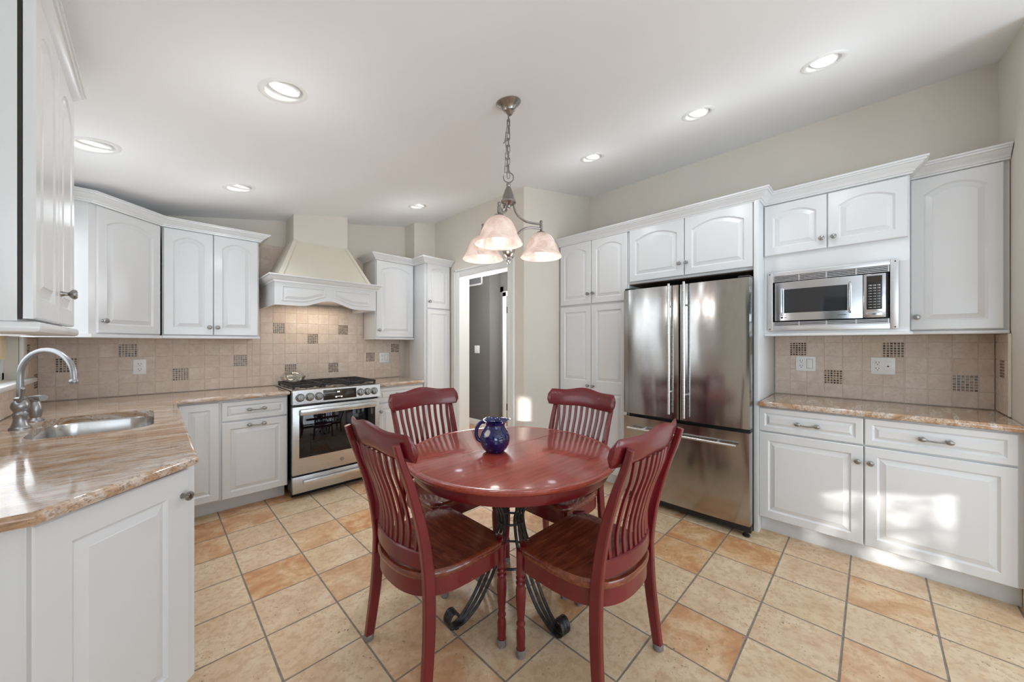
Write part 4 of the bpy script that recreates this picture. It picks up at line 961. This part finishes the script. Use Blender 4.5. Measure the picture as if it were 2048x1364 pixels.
# ------------------------------------------------------------------ chairs
def make_chair(label):
    t = thing('dining_chair', label, 'chair', (0, 0, 0), 0, 'burgundy slat-back dining chairs')
    # seat: straight front, rounded rear (front is +y)
    def outline(k, n=112):
        pts = []
        for i in range(n):
            a = 2 * pi * i / n; ca, sa = cos(a), sin(a)
            if sa >= 0: p = 7.0; rx, ry = .238, .222
            else: p = 2.5; rx, ry = .236, .222
            r = (abs(ca / rx) ** p + abs(sa / ry) ** p) ** (-1 / p); pts.append((r * ca * k, r * sa * k))
        return pts
    m = MB(); rings = []
    def zt(x, y): 
        d = min(1, (x / .21) ** 2 * .9 + ((y + .03) / .2) ** 2 * .8); return .468 - .014 * (1 - d) - .004 * max(0, 1 - (x / .05) ** 2) * (y < .1) * 0
    for k, z in ((.94, .437), (.985, .438), (1.0, .444), (1.0, .454), (.985, .462)): rings.append([(x, y, z) for x, y in outline(k)])
    for k in (.95, .85, .7, .5, .3, .12): rings.append([(x, y, zt(x, y)) for x, y in outline(k)])
    m.loft(rings, (True, True)); m.build('seat', 'seatw', t)
    m = MB(); m.loft([[(x, y, z) for x, y in outline(k)] for k, z in ((.965, .438), (.965, .372), (.90, .372), (.90, .438))], (False, False)); m.build('seat_apron', 'red', t)
    # turned front legs with clear caps and leaf ornament
    prof = [(.014, .0), (.017, .03), (.019, .075), (.0185, .10), (.014, .118), (.0185, .128), (.0185, .134), (.014, .142), (.0155, .16), (.0185, .20), (.0215, .245), (.0215, .275), (.017, .292), (.0205, .30), (.0205, .306), (.016, .312), (.0205, .320), (.0205, .326), (.016, .332), (.0205, .340), (.0205, .346), (.017, .354), (.0185, .372), (.019, .44)]
    for sx in (-1, 1):
        m = MB(); m.lathe([(r, z + .008) for r, z in prof], 20, (sx * .214, .196, 0)); lg = m.build('front_leg', 'red', t)
        m = MB(); m.lathe([(.017, 0), (.020, .004), (.0205, .030), (.019, .036), (.0185, .034), (.0175, .010)], 20, (sx * .214, .196, 0), caps=(True, True)); m.build('foot_cap', 'cap', lg)
        m = MB(); P = []
        for z, k in ((.462, 1.0), (.472, .95), (.474, .6), (.475, .05)):
            ring = []
            for i in range(20):
                a = 2 * pi * i / 20; u = .034 * cos(a); v = .0145 * sin(a) * abs(sin(a)) ** .5
                uu, vv = u * k, v * k; c45, s45 = cos(sx * radians(42)), sin(sx * radians(42)); ring.append((sx * .205 + uu * c45 - vv * s45 * -1, .192 - (uu * s45) + vv * c45, z))
            P.append(ring)
        m.loft(P, (True, True)); m.build('leaf_ornament', 'red', t)
    # rear posts
    post = [(.230, -.196, .010), (.225, -.182, .12), (.216, -.168, .26), (.208, -.163, .40), (.203, -.167, .50), (.204, -.190, .64), (.208, -.236, .80), (.211, -.273, .90), (.213, -.294, .968)]
    for sx in (-1, 1):
        pts = bez([(sx * x, y, z) for x, y, z in post], 6); n = len(pts)
        m = MB(); m.strip(pts, (1, 0, 0), [.030 - .006 * i / n for i in range(n)], [.036 + .012 * sin(pi * min(1, i / n * 1.25)) - .014 * (i / n) ** 2 for i in range(n)], 0, .35); p = m.build('rear_post', 'red', t)
        m = MB(); m.lathe([(.008, -.004), (.008, .003), (.005, .005), (0, .0055)], 12, (sx * .2120, -.2925, .935), 'y', caps=(False, False)); m.build('bolt', 'red', p)
        m = MB(); m.lathe([(.006, -.004), (.006, .003), (0, .005)], 12, (sx * .210, -.183, .385), 'y', caps=(False, False)); m.build('bolt', 'red', p)
        m = MB(); m.lathe([(.019, 0), (.022, .004), (.021, .022), (.018, .026)], 16, (sx * .230, -.196, 0)); m.build('foot_cap', 'cap', p)
    bow = lambda x: -.042 * (1 - (x / .25) ** 2)
    # crest rail, camel-back
    m = MB(); rings = []; n = 36
    for i in range(n + 1):
        x = -.252 + .504 * i / n; u = abs(x) / .252
        hump = .026 * (.5 + .5 * cos(pi * min(1, u / .62))) ; end = sqrt(max(0, 1 - max(0, (u - .93) / .07) ** 2)) if u > .93 else 1; end = max(end, .5)
        zc = .949 + hump * .55 + .004 * (u > .9) * 0; hh = (.052 + hump * .25) * end; th = .0125 * (.6 + .4 * end)
        y = -.246 + bow(x); tilt = .28
        ring = []
        for a, b in ((1, .55), (.55, .86), (0, 1), (-.55, .86), (-1, .55), (-1, -.55), (-.55, -.92), (0, -1), (.55, -.92), (1, -.55)):
            zz = hh * b; yy = th * a * (1 if abs(b) < .7 else .9); ring.append((x, y + yy - tilt * zz, zc + zz))
        rings.append(ring)
    m.loft(rings, (True, True)); m.build('crest_rail', 'red', t)
    # lower rail
    m = MB(); rings = []
    for i in range(19):
        x = -.200 + .400 * i / 18; y = -.160 - .045 * (1 - (x / .2) ** 2); rings.append([(x, y + a * .0115, .512 + b) for a, b in ((1, -.030), (1, .026), (.5, .030), (-.5, .030), (-1, .026), (-1, -.030))])
    m.loft(rings, (True, True)); m.build('lower_rail', 'red', t)
    for i in range(9):
        u = (i - 4) / 4; xb = .145 * u; xt = .172 * u; yb_ = -.160 - .045 * (1 - (xb / .2) ** 2); ytop = -.236 + bow(xt)
        pts = [(xb, yb_, .530), (xb + (xt - xb) * .25, yb_ + .002, .62), (xb + (xt - xb) * .55, (yb_ + ytop) / 2 + .012, .735), (xb + (xt - xb) * .8, ytop + .016, .83), (xt, ytop, .905)]
        m = MB(); m.strip(bez(pts, 5), (1, 0, 0), .0185, .010); m.build('slat', 'red', t)
    return t
c0 = make_chair('burgundy slat-back chair at front left, seen from behind beside the sink side')
c0.location = (.877, 1.350, 0); c0.rotation_euler = (0, 0, radians(-90))
dup(c0, None, 'burgundy slat-back chair at front right, seen from behind before the refrigerator', (1.307, .845, 0), 0)
dup(c0, None, 'burgundy slat-back chair on the far side of the table before the range', (1.265, 1.818, 0), radians(180))
dup(c0, None, 'burgundy slat-back chair on the far side of the table before the tall pantry', (1.70, 1.335, 0), radians(90))

# ------------------------------------------------------------------ outside: lawn, a tree that dapples the low sun, unseen leafy blocks added to stop it
m = MB(); m.box(-16, 14, -22, YR - .25, -.25, -.1); m.box(-16, XL - .25, YR - .25, 10, -.25, -.1); struct(m.build('ground_outside', 'grass', smooth=0))
def tree(loc, rad, zc, n, label):
    t = thing('garden_tree', label, 'tree', loc)
    m = MB(); m.tube(bez([(0, 0, -.2), (.05, 0, .6), (-.03, .04, 1.2), (0, 0, zc)], 5), [.09 - .003 * i for i in range(16)], 8); m.build('trunk', 'bark', t)
    m = MB()
    for i in range(n):
        while True:
            p = Vector((random.uniform(-1, 1), random.uniform(-1, 1), random.uniform(-1, 1)))
            if p.length < 1: break
        p = Vector((p.x * rad[0], p.y * rad[1], p.z * rad[2] + zc)); s = random.uniform(.04, .08); u = Vector((random.gauss(0, 1), random.gauss(0, 1), random.gauss(0, 1))).normalized(); w = u.orthogonal().normalized()
        m.add([p - u * s, p + w * s * .45, p + u * s, p - w * s * .45], [(0, 1, 2, 3)])
    m.build('foliage', 'leaf', t, smooth=0); return t
def sun_block(name, boxes, label):
    m = MB()
    for b in boxes: m.box(*b, .012)
    return tag(m.build(name, 'leaf'), label, 'sun block')
sun_block('added_sun_block', [(-1.5, 4.5, -5.6, -4.9, -.1, 3.2)], 'unseen leafy block added to keep the sun off the rear glass doors')  # unseen mass added to stop the low sun at the rear doors
hx = (-2.45, -2.40)
sun_block('added_sun_block', [(*hx, -4.25, -2.68, -.1, 4), (*hx, -2.68, -2.50, -.1, 1.70), (*hx, -2.68, -2.50, 2.02, 4), (*hx, -2.50, 1.8, -.1, 4)], 'unseen leafy screen added outside the left windows, its gap shaping one sun patch')  # unseen screen added against the sun; the gap shapes one lit patch
tree((-2.6, -5.6, 0), (.8, .55, .9), 1.6, 1250, 'small leafy tree outside the rear window')
